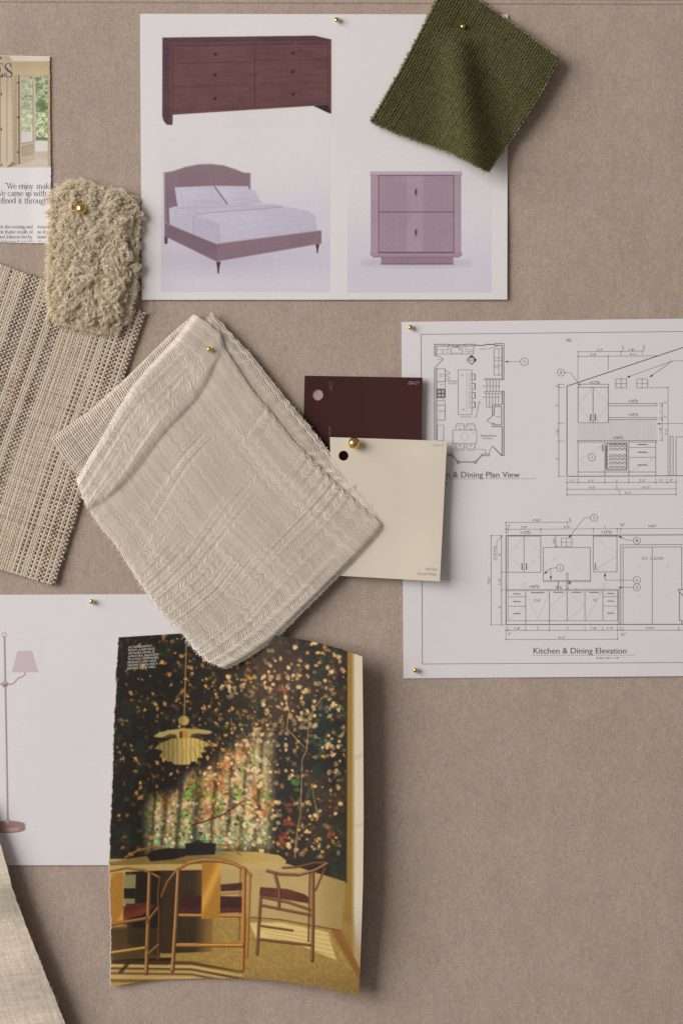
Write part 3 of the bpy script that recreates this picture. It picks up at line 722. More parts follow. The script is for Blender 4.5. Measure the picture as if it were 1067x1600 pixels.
for y in (966, 992, 1040, 1066, 1095, 1126):
    d.L((512, y + 9), (645, y + 9), w=.8)
    for i in range(4): d.L((523 + 31 * i, y + 5), (530 + 31 * i, y - 5), (541 + 31 * i, y - 6), (549 + 31 * i, y + 4), w=1.1, t=80)
for x, y, n_ in ((168, 433, '1'), (395, 1056, '4')): d.O(x, y, 26, w=.9); d.T(n_, x - 6, y + 9, x + 6, 18, 125)
d.L((195, 433), (237, 433), (305, 522), w=.75); d.A(311, 530, .62, .78, 20)
d.L((293, 280), (765, 275), w=.75); d.L((293, 314), (875, 310), w=.75); d.L((293, 275), (293, 500), w=.7); d.L((515, 313), (515, 415), w=.7); d.L((610, 275), (610, 305), w=.6); d.L((763, 275), (763, 303), w=.6)
d.D((293, 280), (610, 277), (765, 275), (293, 314), (515, 313), (873, 310))
for x in (570, 724): d.R(x, 480, x + 78, 545, w=.85); d.L((x + 39, 473), (x + 39, 552), w=.75); d.L((x - 5, 514), (x + 83, 514), w=.75)
d.L((1700, 343), (985, 347), (655, 467), w=.75); d.L((985, 347), (820, 464), w=.75); d.A(648, 470, -1, .36, 28); d.A(815, 468, -.8, .57, 28)
d.L((953, 543), (953, 1190), w=.75); d.L((820, 544), (955, 543), w=.7); d.D((953, 543), (953, 1190)); d.L((910, 660), (910, 930), w=.75); d.L((888, 660), (915, 660), w=.6); d.L((888, 930), (915, 930), w=.6); d.L((888, 676), (912, 676), w=.6); d.L((888, 763), (912, 763), w=.6); d.L((888, 778), (912, 778), w=.6)
d.D((910, 660), (910, 676), (910, 763), (910, 778), (910, 930))
d.L((1700, 805), (878, 808), w=.75); d.A(870, 809, -1, 0, 24)
d.L((152, 520), (152, 1196), w=.75); d.D((152, 520), (152, 542), (152, 804), (152, 936), (152, 1196))
for y in (520, 542, 804, 936, 1196): d.L((152, y), (198, y), w=.6)
for y, x0, x1 in ((1241, 212, 1012), (1290, 212, 1012), (1331, 212, 1012)): d.L((x0, y), (x1, y - 3), w=.75); d.D((x0, y), (x1, y - 3))
for x in (293, 490, 665, 863, 945): d.L((x, 1205), (x, 1245), w=.6); d.D((x, 1241))
d.L((212, 1205), (212, 1335), w=.6); d.L((1012, 1205), (1012, 1330), w=.6); d.L((577, 1250), (577, 1290), w=.6); d.D((577, 1289))
d.R(968, 900, 990, 1190, w=.95); d.L((1012, 1190), (1012, 905), (1500, 903), (1500, 1188), w=.95)
for st, x0, y, x1, c, t in (('W2', 207, 207, 245, 22, 75), ('+12"D', 375, 517, 450, 21, 72), ('+10"D', 660, 653, 733, 21, 72), ('+10"D', 660, 753, 733, 21, 72), ('+24"D', 548, 922, 625, 21, 72),
                            ('3\'-7"', 432, 275, 476, 16, 95), ('1\'-8"', 664, 273, 708, 16, 95), ('2\'-8"', 382, 309, 428, 16, 95), ('4\'-1"', 672, 307, 718, 16, 95), ('11"', 238, 1235, 268, 16, 95), ('2\'-3"', 367, 1235, 410, 16, 95), ('2\'', 572, 1234, 586, 16, 95), ('2\'-3"', 742, 1233, 788, 16, 95), ('11"', 890, 1233, 916, 16, 95), ('8"', 966, 1232, 986, 16, 95),
                            ('4\'-2"', 372, 1285, 417, 16, 95), ('4\'-11"', 766, 1284, 822, 16, 95), ('9\'-1"', 638, 1326, 682, 16, 95), ('C', 616, 254, 631, 18, 70), ('L', 622, 268, 631, 14, 70), ('C', 769, 253, 784, 18, 70), ('L', 775, 267, 784, 14, 70), ('C', 590, 1312, 604, 18, 70), ('L', 596, 1328, 604, 12, 70)):
    d.T(st, x0, y, x1, c, t)
for st, x0, y, ln, c in (('3\'', 148, 682, 16, 14), ('1\'-6"', 148, 893, 46, 14), ('3\'', 148, 1073, 16, 14), ('3"', 148, 540, 16, 14), ('1\'-8"', 904, 880, 46, 14), ('7\'-3"', 946, 890, 46, 14), ('2"', 940, 660, 20, 14), ('1\'', 904, 725, 14, 14), ('2"', 940, 765, 20, 14)):
    d.T(st, x0, y, x0 + ln, c, 95, -math.pi / 2)
d.mb.build('shelf_wall_drawing', M_ink, sheet3)
# dining elevation
d = Draw(740, 790, 3.263); XR = 2100
d.L((163, 152), (1067, 149), (XR, 146), w=1.4, t=72); d.L((163, 152), (163, 607), w=1.3, t=72); d.L((163, 607), (1067, 605), (XR, 602), w=1.4, t=72)
d.L((173, 155), (173, 587), w=.7, t=110); d.R(173, 156, 340, 340, w=.95); d.L((255, 156), (255, 340), w=.9); d.L((165, 340), (175, 340), w=.7)
d.L((180, 245), (253, 160), w=.35, t=165); d.L((180, 255), (245, 325), w=.35, t=165); d.L((258, 160), (337, 245), w=.35, t=165); d.L((258, 330), (335, 255), w=.35, t=165)
for x in (245, 267): d.B(x - 3, 293, x + 2, 327, 85)
d.R(353, 213, 592, 387, w=.95); d.L((353, 381), (592, 381), w=.7); d.R(445, 165, 498, 208, w=.7, t=110); d.L((471, 160), (471, 214), w=.6); d.L((441, 187), (502, 187), w=.6)
d.R(607, 153, 728, 338, w=.95); d.L((607, 159), (728, 158), w=.7); d.L((610, 162), (725, 240), w=.35, t=165); d.L((625, 320), (722, 260), w=.35, t=165); d.B(616, 293, 620, 327, 90); d.L((619, 326), (640, 326), w=.5)
d.L((747, 607), (747, 200), (1067, 198), (1170, 197), (1170, 605), w=.95); d.L((759, 607), (759, 212), (1057, 210), (1057, 428), w=.95); d.L((908, 212), (908, 606), w=.9); d.L((735, 433), (735, 607), w=.7); d.L((741, 425), (741, 607), w=.5, t=120)
d.L((165, 428), (738, 426), w=.8); d.L((165, 434), (738, 433), w=.9); d.L((738, 426), (738, 433), w=.9)
for x in (263, 384, 474, 565, 656, 731): d.L((x, 434), (x, 606 if x < 400 else 587), w=.85)
d.L((165, 587), (731, 587), w=.85)
for y in (465, 513): d.L((175, y), (263, y), w=.9); d.L((656, y - 1), (731, y - 1), w=.85)
for y in (450, 489, 550): d.B(200, y - 2, 235, y + 2, 80); d.B(678, y - 4, 712, y, 80); d.L((232, y + 4), (240, y + 5), w=.5); d.L((710, y + 2), (718, y + 3), w=.5)
d.B(290, 441, 357, 446, 100)
for x in (405, 497, 587): d.B(x, 440, x + 48, 444, 80); d.L((x + 50, 446), (x + 56, 447), w=.5)
for a_, b_ in (((268, 450), (324, 580)), ((380, 450), (324, 580)), ((388, 510), (470, 440)), ((388, 515), (470, 583)), ((478, 440), (560, 510)), ((478, 583), (560, 515)), ((570, 583), (650, 440)), ((178, 580), (258, 518)), ((662, 580), (726, 518))): d.L(a_, b_, w=.35, t=165)
d.L((429, 383), (429, 424), w=1.2, t=85); d.L((415, 408), (420, 420), (425, 424), w=.9); d.L((436, 424), (441, 410), (446, 424), w=.9); d.L((425, 424), (425, 407), w=.7); d.R(471, 343, 478, 425, w=.7); d.L((478, 400), (490, 385), (492, 402), w=1.1, t=75); d.L((484, 383), (489, 402), w=1.1, t=75); d.L((470, 425), (482, 425), w=1.5, t=70); d.L((515, 425), (524, 425), w=1.5, t=70); d.R(248, 395, 266, 418, w=.4, t=165); d.R(655, 395, 668, 418, w=.4, t=165)
for x, y, n_ in ((611, 62, '5'), (829, 178, '1'), (438, 317, '2'), (829, 380, '6'), (829, 417, '2')): d.O(x, y, 18, w=.85); d.T(n_, x - 5, y + 7, x + 5, 14, 115)
d.L((593, 62), (562, 62), (490, 155), w=.75); d.A(480, 168, -.62, .78, 22); d.L((811, 178), (780, 176), (745, 160), w=.75); d.A(731, 153, -.9, -.42, 22); d.L((420, 317), (391, 319), (365, 340), w=.75); d.A(355, 350, -.75, .65, 20); d.L((391, 319), (391, 365), w=.75); d.A(391, 380, 0, 1, 20)
d.L((811, 380), (667, 380), (667, 355), w=.75); d.A(667, 341, 0, -1, 20); d.L((811, 417), (750, 417), w=.75); d.A(733, 417, -1, 0, 18)
d.L((163, 86), (476, 84), w=.75); d.L((163, 84), (163, 145), w=.7); d.L((476, 84), (476, 108), w=.5); d.L((163, 121), (1067, 116), (XR, 112), w=.75)
d.D((163, 86), (476, 84), (163, 120), (173, 120), (340, 119), (607, 118), (729, 117), (747, 117))
for x in (173, 340, 607, 729, 747): d.L((x, 116), (x, 142), w=.6)
d.L((87, 153), (87, 608), w=.75); d.L((140, 153), (140, 608), w=.75); d.L((85, 153), (145, 153), w=.6); d.L((85, 608), (160, 608), w=.6); d.D((87, 153), (87, 608), (140, 153), (140, 158), (140, 340), (140, 430), (140, 607)); d.L((140, 340), (160, 340), w=.6); d.L((140, 430), (160, 430), w=.6); d.L((140, 160), (116, 182), (116, 280), w=.7)
d.L((163, 636), (1067, 635), (XR, 633), w=.75); d.L((163, 683), (731, 681), w=.75); d.L((163, 615), (163, 685), w=.6); d.L((731, 610), (731, 683), w=.6)
d.D((163, 636), (173, 636), (263, 636), (384, 636), (565, 635), (656, 635), (731, 635), (745, 635), (758, 635), (1042, 634), (163, 683), (731, 681))
for x in (173, 263, 384, 565, 656, 745, 758, 1042): d.L((x, 616), (x, 637), w=.6)
d.L((416, 152), (416, 210), w=.7); d.D((419, 152), (419, 208)); d.L((410, 208), (436, 208), w=.5)
d.L((1040, 428), (1130, 426), w=1.3, t=65); d.L((1040, 430), (1075, 475), w=1.3, t=65); d.L((1046, 440), (1046, 587), (1058, 587), (1058, 604), w=1.1, t=70); d.L((1046, 587), (1160, 586), w=.9)
for a_ in ((400, 280), (525, 330), (830, 320), (975, 320), (830, 470), (975, 470)): d.L(a_, (a_[0] + 22, a_[1] - 18), w=.4, t=160)
for st, x0, y, x1, c, t in (('+12"D', 236, 145, 287, 15, 78), ('+12"D', 647, 143, 700, 15, 78), ('+24"D', 281, 421, 332, 15, 78), ('4\'-0\u00be"', 298, 81, 342, 12, 95), ('2\'-8"', 240, 116, 272, 11, 95), ('4\'-5"', 456, 115, 490, 11, 95), ('2\'', 664, 114, 672, 11, 95), ('4\'-8\u00bd"', 886, 110, 930, 12, 95),
                            ('2"', 172, 110, 186, 12, 85), ('3\u00be"', 745, 105, 768, 14, 85), ('C', 484, 77, 495, 14, 75), ('L', 489, 88, 495, 11, 75), ('1\'-8"', 204, 632, 235, 11, 95), ('2\'', 318, 632, 328, 11, 95), ('3\'', 470, 632, 480, 11, 95), ('1\'-6"', 594, 631, 626, 11, 95), ('1\'-3"', 678, 631, 708, 11, 95), ('4\'-9\u00bd"', 876, 630, 920, 11, 95), ('2"', 174, 660, 188, 12, 85), ('3\u00be"', 748, 664, 772, 14, 85),
                            ('6\'-3"', 430, 679, 464, 11, 90), ('EX. SLIDER', 857, 276, 966, 15, 132), ('DW', 305, 493, 338, 17, 140), ('TR', 603, 490, 626, 15, 140)):
    d.T(st, x0, y, x1, c, t)
for st, x0, y, ln, c in (('7\'-8\u00bd"', 82, 402, 40, 12), ('1\'-6"', 136, 402, 32, 11), ('3\'', 136, 255, 12, 11), ('3\'', 136, 524, 12, 11), ('16" 5D WALL', 110, 275, 72, 11), ('1\'-8\u00bd"', 413, 195, 32, 11)): d.T(st, x0, y, x0 + ln, c, 90, -math.pi / 2)
d.mb.build('cabinet_wall_drawing', M_ink, sheet3)
d = Draw(740, 790, 3.263)
d.T('Kitchen & Dining Elevation', 303, 754, 776, 29, 66); d.L((293, 763), (818, 762), w=.8, t=120); d.T('SCALE: 3/8" = 1\'-0"', 622, 782, 738, 10, 95)
d.mb.build('elevation_title', M_ink, sheet3)

# ------------------------------------------------------------------ interior magazine clipping (left edge)
clip = thing('magazine_clipping', 'torn clipping with a garden door photo above serif text, at the left edge', 'clipping', (20, 235, 0))
hc = lambda x, y: 1.0 + 1.6 * sstep(x, 40, 82) + 0.6 * sstep(y, 330, 382)
def edge_noise(y, seed, f=.35, amp=.8): return (fbm(np.asarray(y) * f, np.zeros_like(y) + seed, seed, 3) - .5) * 2 * amp
def clip_grid(y0, y1, nv, nu=70, x0=-110):
    yy = np.linspace(0, 1, nv); 
    xr = np.interp(y0 + yy * (y1 - y0), [86, 180, 258, 300, 340, 382], [78.3, 79.0, 80.0, 80.4, 81.3, 82.5]) + edge_noise(y0 + yy * (y1 - y0), 3)
    U = np.linspace(0, 1, nu)[None]
    X = x0 + (xr[:, None] - x0) * U
    Y = (y0 + yy * (y1 - y0))[:, None] + 0 * X
    return X, Y
X, Y = clip_grid(86.5, 378.5, 220)
yb = edge_noise(X[-1], 9, .3, .5); Y = Y + sstep(Y, 370, 378.5) * (yb[None] + X * .025) + sstep(-Y, -92, -86.5) * X * .02
mb = MB(); slab(mb, np.stack([X, Y, hc(X, Y)], -1), PAPER, .4); mb.build('paper', M_paper, clip)
cv = Canvas(-110, 87, 80, 262, 3, (176, 160, 138)); z = conv(0, 80, 8.422)
cv.im[:] = (np.array((172, 155, 130)) + ((fbm(cv.X * .05, cv.Y * .05, 2) - .5) * 14)[..., None])
cv.poly([(-110, 84), (12, 86), (22, 96), (22, 265), (-110, 265)], (172, 152, 124)); cv.poly(z((120, 50), (660, 50), (660, 132), (180, 134)), (196, 186, 170)); cv.poly(z((180, 134), (660, 132), (655, 310), (225, 310), (215, 320), (190, 1500), (175, 1450)), lambda X, Y: np.array((166, 148, 118)) + (sstep(Y, 95, 118) * 10)[..., None] * np.ones(3))
cv.poly(z((10, 90), (160, 180), (180, 1440), (95, 1530), (10, 1520)), lambda X, Y: np.array((172, 156, 136)) + (sstep(Y, 110, 180) * 16)[..., None] * np.ones(3))
cv.poly([(-110, 90), (0, 88), (0, 262), (-110, 262)], (178, 162, 140))
for x0, t in ((98, 100), (12, 110)): cv.line(z((x0, 200), (x0, 1450)), .8, (104, 88, 66), .85)
cv.line(z((160, 180), (182, 1440)), .8, (140, 122, 96)); cv.poly(z((190, 320), (240, 320), (240, 1490), (220, 1495), (190, 1440)), (160, 142, 118))
cv.poly(z((265, 320), (635, 320), (635, 1180), (265, 1180)), (150, 160, 120))
def foliage(X, Y):
    n = fbm(X * .22, Y * .22, 21, 4); n2 = fbm(X * .6, Y * .6, 4, 3)
    t = sstep(n * .6 + n2 * .5, .42, .72)[..., None]; g = np.array((116, 134, 84)) * (1 - t) + np.array((206, 210, 180)) * t
    up = sstep(-Y, -182, -168)[..., None]; return g * (1 - .15 * up)
cv.poly(z((330, 320), (635, 320), (635, 1170), (330, 1170)), foliage); cv.poly(z((465, 660), (635, 690), (635, 760), (560, 775), (465, 740)), (66, 92, 48), .6, 2); cv.poly(z((465, 1110), (520, 1130), (630, 1140), (630, 1170), (465, 1170)), (70, 88, 50), .7, 1.5)
cv.poly(z((465, 1180), (635, 1180), (635, 1320), (465, 1320)), (198, 192, 186)); cv.poly(z((465, 1320), (635, 1315), (640, 1490), (465, 1450)), (180, 166, 148))
cv.poly(z((265, 330), (470, 370), (470, 1400), (270, 1490)), (176, 160, 146)); cv.poly(z((285, 365), (435, 395), (440, 1180), (290, 1215)), lambda X, Y: foliage(X + 40, Y) * .55 + np.array((200, 195, 178)) * .45)
cv.poly(z((290, 580), (432, 580), (432, 645), (290, 645)), foliage, .9, .8); cv.poly(z((288, 1065), (440, 1060), (440, 1190), (290, 1215)), (196, 188, 184)); 
for pts, w_, c in (([(285, 655), (440, 655)], 1.3, (186, 174, 160)), ([(285, 935), (440, 930)], 1.3, (186, 174, 160)), ([(440, 390), (442, 1190)], 1.0, (134, 116, 94)), ([(285, 1215), (450, 1190)], 1.6, (150, 130, 108)), ([(470, 370), (470, 1400)], 1.0, (192, 180, 168))): cv.line(z(*pts), w_, c)
cv.poly(z((295, 1260), (445, 1225), (445, 1345), (298, 1380)), (164, 146, 126)); cv.line(z((295, 1260), (445, 1225), (445, 1345), (298, 1380), (295, 1260)), .6, (128, 108, 86))
cv.line(z((255, 322), (258, 1480)), 1.7, (78, 60, 40)); cv.line(z((240, 330), (243, 1480)), .8, (196, 188, 176))
for y in (415, 870, 1328): cv.ell(z((244, y))[0][0], z((244, y))[0][1], 1.4, 1.2, (40, 32, 24))
for x, y in ((25, 565), (25, 1030), (25, 1495), (18, 90)): cv.ell(*z((x, y))[0], .9, 2.3, (56, 46, 34))
cv.poly(z((635, 310), (662, 310), (672, 1525), (635, 1500)), (170, 150, 122)); cv.poly(z((110, 1535), (270, 1490), (470, 1420), (640, 1420), (640, 1500), (672, 1540)), (186, 174, 158)); cv.poly(z((95, 1530), (180, 1445), (215, 1495), (110, 1535)), (130, 108, 78), .8)
cv.poly([(-110, 262.2), (82, 262.2), (82, 264), (-110, 264)], PD)
# large serif masthead letters
z2 = conv(0, 80, 8.422); bl = (34, 32, 30)
cv.line(z2((-60, 165), (-60, 338)), 1.8, bl); cv.line(z2((-75, 163), (45, 163)), .7, bl); cv.line(z2((-75, 338), (40, 338)), .7, bl); cv.line(z2((-60, 248), (15, 248)), .7, bl); cv.poly(z2((45, 290), (48, 340), (10, 340)), bl, 1, .3); cv.poly(z2((38, 163), (45, 163), (45, 200)), bl, 1, .3); cv.line(z2((12, 232), (12, 264)), .8, bl)
cv.line(z2((148, 205), (142, 170), (115, 160), (85, 172), (72, 200), (82, 225), (112, 252), (150, 280), (166, 305), (158, 330), (125, 341), (90, 330), (72, 290)), np.array([.7, .8, .8, 1.1, 1.4, 1.9, 2.3, 2.1, 1.5, 1.2, .8, .8, .9]), bl); cv.line(z2((150, 160), (150, 205)), .8, bl); cv.line(z2((70, 290), (66, 340)), .8, bl)
cv.blur(.22); cv.grain(2.5)
X, Y = clip_grid(87, 261.5, 300, 320); Y = Y + sstep(-Y, -92, -86.5) * X * .02
C = alb(cv.sample(X, Y)); mb = MB(); mb.add(np.stack([X - .15, Y, hc(X, Y) + .12], -1).reshape(-1, 3), grid_faces(320, 300), C.reshape(-1, 3)); mb.build('garden_door_photo', M_print, clip)
mb = MB(); ik = alb((92, 90, 96)); ik2 = alb((118, 115, 120)); xm = 79.8
for s_, x0, x1, base, xh, c in (('\u201c', 8, 11.5, 294.8, 6.2, ik), ('We', 11.5, 27, 294.8, 6.1, ik), ('enjoy', 29.8, 53.2, 294.9, 6.1, ik), ('making', 57.5, 93, 295, 6.1, ik), ('We', -6, 9.6, 306.2, 6.1, ik), ('came', 12.6, 37.6, 306.3, 6.1, ik), ('up', 40.4, 50, 306.4, 6.1, ik), ('with', 52.6, 74.2, 306.4, 6.1, ik), ('a', 77, 82.5, 306.5, 6.1, ik),
                                ('refined', -6, 26, 317.6, 6.1, ik), ('it', 29.4, 35.2, 317.7, 6.1, ik), ('through', 38.3, 76.2, 317.8, 6.1, ik), ('the', 78.3, 94, 317.9, 6.1, ik),
                                ('in the evening and', 1, 52, 356.8, 3.7, ik2), ('eventually', 58.8, 87, 356.9, 3.7, ik2), ('de Ruiter recalls of', -.5, 52, 364.8, 3.7, ik2), ('on three', 58.8, 82, 364.9, 3.7, ik2), ('and Johnson but by', -2, 51.3, 372.4, 3.7, ik2), ('home', 58.8, 73.5, 372.5, 3.7, ik2), ('full home it would', -3, 51.5, 380.2, 3.7, ik2), ('of a w', 58.8, 75, 380.6, 3.7, ik2)):
    serif(mb, s_, x0, x1, base, xh, c, hc, ymax=378.2, xmax=xm, bold=.74 if xh > 5 else .85)
for yy in (356.8, 364.8, 372.4):
    serif(mb, 'the other house', -52, -6, yy, 3.7, ik2, hc)
mb.build('article_text', M_ink, clip)

# ------------------------------------------------------------------ woven swatches
def weave(mb, patch, nu, nv, cu, cvv, amp, ru, rv, jit=.12, sides=6, fl=.75):
    """plain weave over a patch: nu threads run along v (colours cu(i, vv)), nv threads run along u (colours cvv(j, uu))"""
    su = 1.0 / nu; sv = 1.0 / nv
    ju = rng.normal(0, jit * su, nu); jv = rng.normal(0, jit * .3 * sv, nv)
    t = np.arange(2 * nv + 1) / (2.0 * nv)
    ph = np.sin(np.pi * (np.arange(2 * nv + 1) / 2.0))          # +-1 at crossings, 0 between
    i = np.arange(nu)[:, None]; sgn = np.where(i % 2 == 0, 1, -1)
    u = np.broadcast_to((i + .5) * su + ju[:, None] + .1 * su * (vnoise(t[None] * nv * .23, i * 7.7, 5) - .5), (nu, len(t)))
    path = patch(u, np.broadcast_to(t[None], u.shape)); path[..., 2] += amp * sgn * ph[None]
    wv = 1 + .35 * (vnoise(t[None] * nv * .2, i * 3.3, 8) - .5)
    tubes(mb, path, ru * wv, ru * fl * wv, cu(i, t[None]), sides)
    t = np.arange(2 * nu + 1) / (2.0 * nu); ph = np.sin(np.pi * (np.arange(2 * nu + 1) / 2.0))
    j = np.arange(nv)[:, None]; sgn = np.where(j % 2 == 0, -1, 1)
    v = np.broadcast_to((j + .5) * sv + jv[:, None], (nv, len(t)))
    path = patch(np.broadcast_to(t[None], v.shape), v); path[..., 2] += amp * sgn * ph[None]
    wv = 1 + .35 * (vnoise(t[None] * nu * .2, j * 5.1, 9) - .5)
    tubes(mb, path, rv * wv, rv * fl * wv, cvv(j, t[None]), sides)
def backing(mb, patch, C, n=40, drop=1.4, thick=.6, inset=.004):
    u, v = np.meshgrid(np.linspace(inset, 1 - inset, n), np.linspace(inset, 1 - inset, n))
    slab(mb, patch(u, v, -drop), C, thick)
def fringe(mb, pts_fn, dirs, n, C, hmean, ln=(2, 7), r=.35):
    """loose yarn ends along an edge; pts_fn(t)->(x,y,h)"""
    t = rng.random(n); p = pts_fn(t); M = 5; k = np.linspace(0, 1, M)[None, :, None]
    a = np.arctan2(dirs[1], dirs[0]) + rng.normal(0, .5, n); l = rng.uniform(*ln, n) * rng.random(n) ** .6
    cv_ = rng.normal(0, .8, n)[:, None]
    kk = np.linspace(0, 1, M)[None]; aa = a[:, None] + cv_ * kk
    X = p[:, None, 0] + np.cumsum(np.cos(aa), 1) * (l / M)[:, None]; Y = p[:, None, 1] + np.cumsum(np.sin(aa), 1) * (l / M)[:, None]
    H = p[:, None, 2] + hmean + rng.normal(0, .5, n)[:, None] * kk
    c = np.asarray(C)[None] * rng.uniform(.75, 1.3, n)[:, None]
    tubes(mb, np.stack([X, Y, H], -1), r, r, np.repeat(np.clip(c, 0, .85)[:, None], M, 1), 4)

# striped tweed swatch
tweed = thing('striped_fabric_swatch', 'coarse woven beige fabric swatch with dark brown and rust stripes', 'fabric swatch', (50, 660, 0))
TR, BR_, TL, BL = (228, 488), (85, 915), (-120, 372), (-263, 799)
ht = lambda u, v, x, y: 3.4 + 2.2 * sstep(u, .8, 1) * (1 - .4 * v) + 1.2 * np.sin(v * 5 + u * 3) + 2.0 * sstep(v, .85, 1)
pt = Patch([TL, (0, 412), (40, 427), TR], [TR, (190, 602), (140, 742), BR_], [BL, (0, 889), BR_], [TL, BL], ht)
NU, NV = 98, 130
cream, tan_, dkb, rust, slate, olive_ = [alb(c) for c in ((190, 178, 160), (172, 155, 132), (88, 70, 58), (128, 90, 70), (120, 104, 92), (152, 134, 106))]
def stripes():
    Cs = np.empty((NU, 3)); kind = np.zeros(NU, int)
    for i in range(NU):
        d_ = (NU - .5 - i) * 367.0 / NU
        Cs[i] = (cream * .8 + tan_ * .2) * rng.uniform(.84, 1.03)
        for a_, b_, k_ in ((0, 2, 1), (5, 8, 3), (11, 13, 1), (19, 29, 2), (33, 36, 1), (40, 43, 1), (55, 60, 1), (63, 67, 3), (78, 80, 4), (92, 93, 4), (106, 108, 4), (121, 126, 3), (129, 135, 1), (143, 150, 1), (151, 158, 2), (163, 165, 3), (171, 174, 3), (177, 193, 1), (207, 209, 4), (218, 224, 3), (240, 246, 1), (252, 254, 4), (262, 272, 2), (290, 300, 1), (320, 330, 3)):
            if a_ - .6 <= d_ <= b_ + .6 and rng.random() < .93: kind[i] = k_
    return Cs, kind
Cs, kd = stripes()
pal = {1: dkb, 2: dkb, 3: slate, 4: olive_}
def cu(i, t):
    i = np.broadcast_to(i, (NU, t.shape[1])); t = np.broadcast_to(t, i.shape)
    out = Cs[i]; n = vnoise(t * 9, i * 13.7, 31)[..., None]; n2 = vnoise(t * 30, i * 3.7, 33)[..., None]
    for k_, c in pal.items():
        alt = {1: slate * .7, 2: rust, 3: dkb, 4: tan_}[k_]
        f = sstep(n, .5, .7); col = c * (1 - f) + alt * f
        out = np.where((kd[i] == k_)[..., None], col, out)
    out = np.where((kd[i] == 0)[..., None] & (n2 > .8), out * .55 + tan_ * .45, out)
    return out * (.9 + .2 * n2)
wc = rng.uniform(.92, 1.03, NV); wt = rng.random(NV) < .05
def cvv(j, t):
    j = np.broadcast_to(j, (NV, t.shape[1])); base = np.where(wt[j][..., None], tan_ * .9 + cream * .1, cream)
    return base * (wc[j] * (.9 + .2 * vnoise(np.broadcast_to(t, j.shape) * 25, j * 5.3, 41)))[..., None]
mb = MB(); weave(mb, pt, NU, NV, cu, cvv, .62, 1.8, 1.78, .14)
mb.build('woven_face', M_yarn, tweed)
mb = MB(); backing(mb, pt, alb((170, 152, 128)), 30, 1.8, .8); mb.build('backing', M_yarn, tweed)
mb = MB()
fringe(mb, lambda t: pt(t * 0 + 1.0, t), (.9, .3), 170, cream, 0, (1, 4)); fringe(mb, lambda t: pt(.3 + t * .7, t * 0 + 1.0), (-.3, .9), 130, cream, 0, (1, 4)); fringe(mb, lambda t: pt(.3 + .7 * t, t * 0), (.3, -.9), 130, tan_, 0, (1, 4))
tt = np.linspace(0, 1, 14); lp = np.stack([226 + 9 * tt + 3 * np.sin(tt * 3.2), 490 - 2 * tt - 14 * tt ** 1.6, 5 + 2 * np.sin(tt * 3)], -1)[None]
lp[0, :, 0] = np.interp(tt, [0, .35, .7, 1], [222, 231, 236, 237]); lp[0, :, 1] = np.interp(tt, [0, .35, .7, 1], [493, 490, 482, 468])
tubes(mb, lp, .35, .35, cream, 4); mb.build('loose_threads', M_yarn, tweed)

# olive linen swatch
olive = thing('olive_linen_swatch', 'dark olive green coarse linen swatch with frayed edges and a soft fold', 'fabric swatch', (726, 120, 0))
OA, OB, OC, OD = (700, -32), (873, 92), (762, 268), (580, 190)
def ho(u, v, x, y):
    ax, ay, bx, by = 723., 41., 754., 205.
    L_ = math.hypot(bx - ax, by - ay); tx, ty = (bx - ax) / L_, (by - ay) / L_
    t = (x - ax) * tx + (y - ay) * ty; d_ = (x - ax) * -ty + (y - ay) * tx; d_ = -d_
    g = 1 - np.exp(-np.maximum(t, 0) / 55.); far = sstep(t, -30, 260)
    ridge = 35 * g * np.exp(-((d_ + 14 + .05 * t) / (20 + .10 * np.maximum(t, 0))) ** 2)
    right = (15 * sstep(d_, 8, 95) + 3) * (.35 + .65 * g)
    left = 5 * sstep(-d_, 40, 150)
    pin = 1 - np.exp(-(((x - 723) ** 2 + (y - 41) ** 2) / 260.))
    return 4.5 + (ridge + right + left) * pin + 3 * far + 1.2 * (fbm(x * .02, y * .02, 3) - .5)
po = Patch([OA, (745, 0), (800, 38), OB], [OB, (858, 118), (840, 150), (806, 204), OC], [OD, (620, 208), (700, 236), OC], [OA, (683, 0), (660, 44), (628, 106), OD], ho)
ol = alb((73, 71, 41))
def co(i, t): return ol * (.72 + .6 * vnoise(t * 30, i * 3.1, 51))[..., None] * np.array([1, 1, 1.0]) * (.9 + .2 * vnoise(i * 1.7, t * 3, 52))[..., None]
mb = MB(); weave(mb, po, 49, 59, co, lambda j, t: co(j + 300, t) * 1.06, 1.45, 1.86, 1.82, .1); mb.build('woven_face', M_yarn, olive)
mb = MB(); backing(mb, po, ol * .7, 50, 1.5, .7); mb.build('backing', M_yarn, olive)
mb = MB(); lt = alb((138, 132, 96))
for fn, dr in ((lambda t: po(t, t * 0), (.58, -.81)), (lambda t: po(t * 0 + 1, t), (.85, .5)), (lambda t: po(t, t * 0 + 1), (-.4, .9)), (lambda t: po(t * 0, t), (-.88, -.45))):
    fringe(mb, fn, dr, 330, lt, .4, (1.2, 5), .5); fringe(mb, fn, dr, 160, ol, 0, (1.5, 6), .5)
mb.build('frayed_edge', M_yarn, olive)

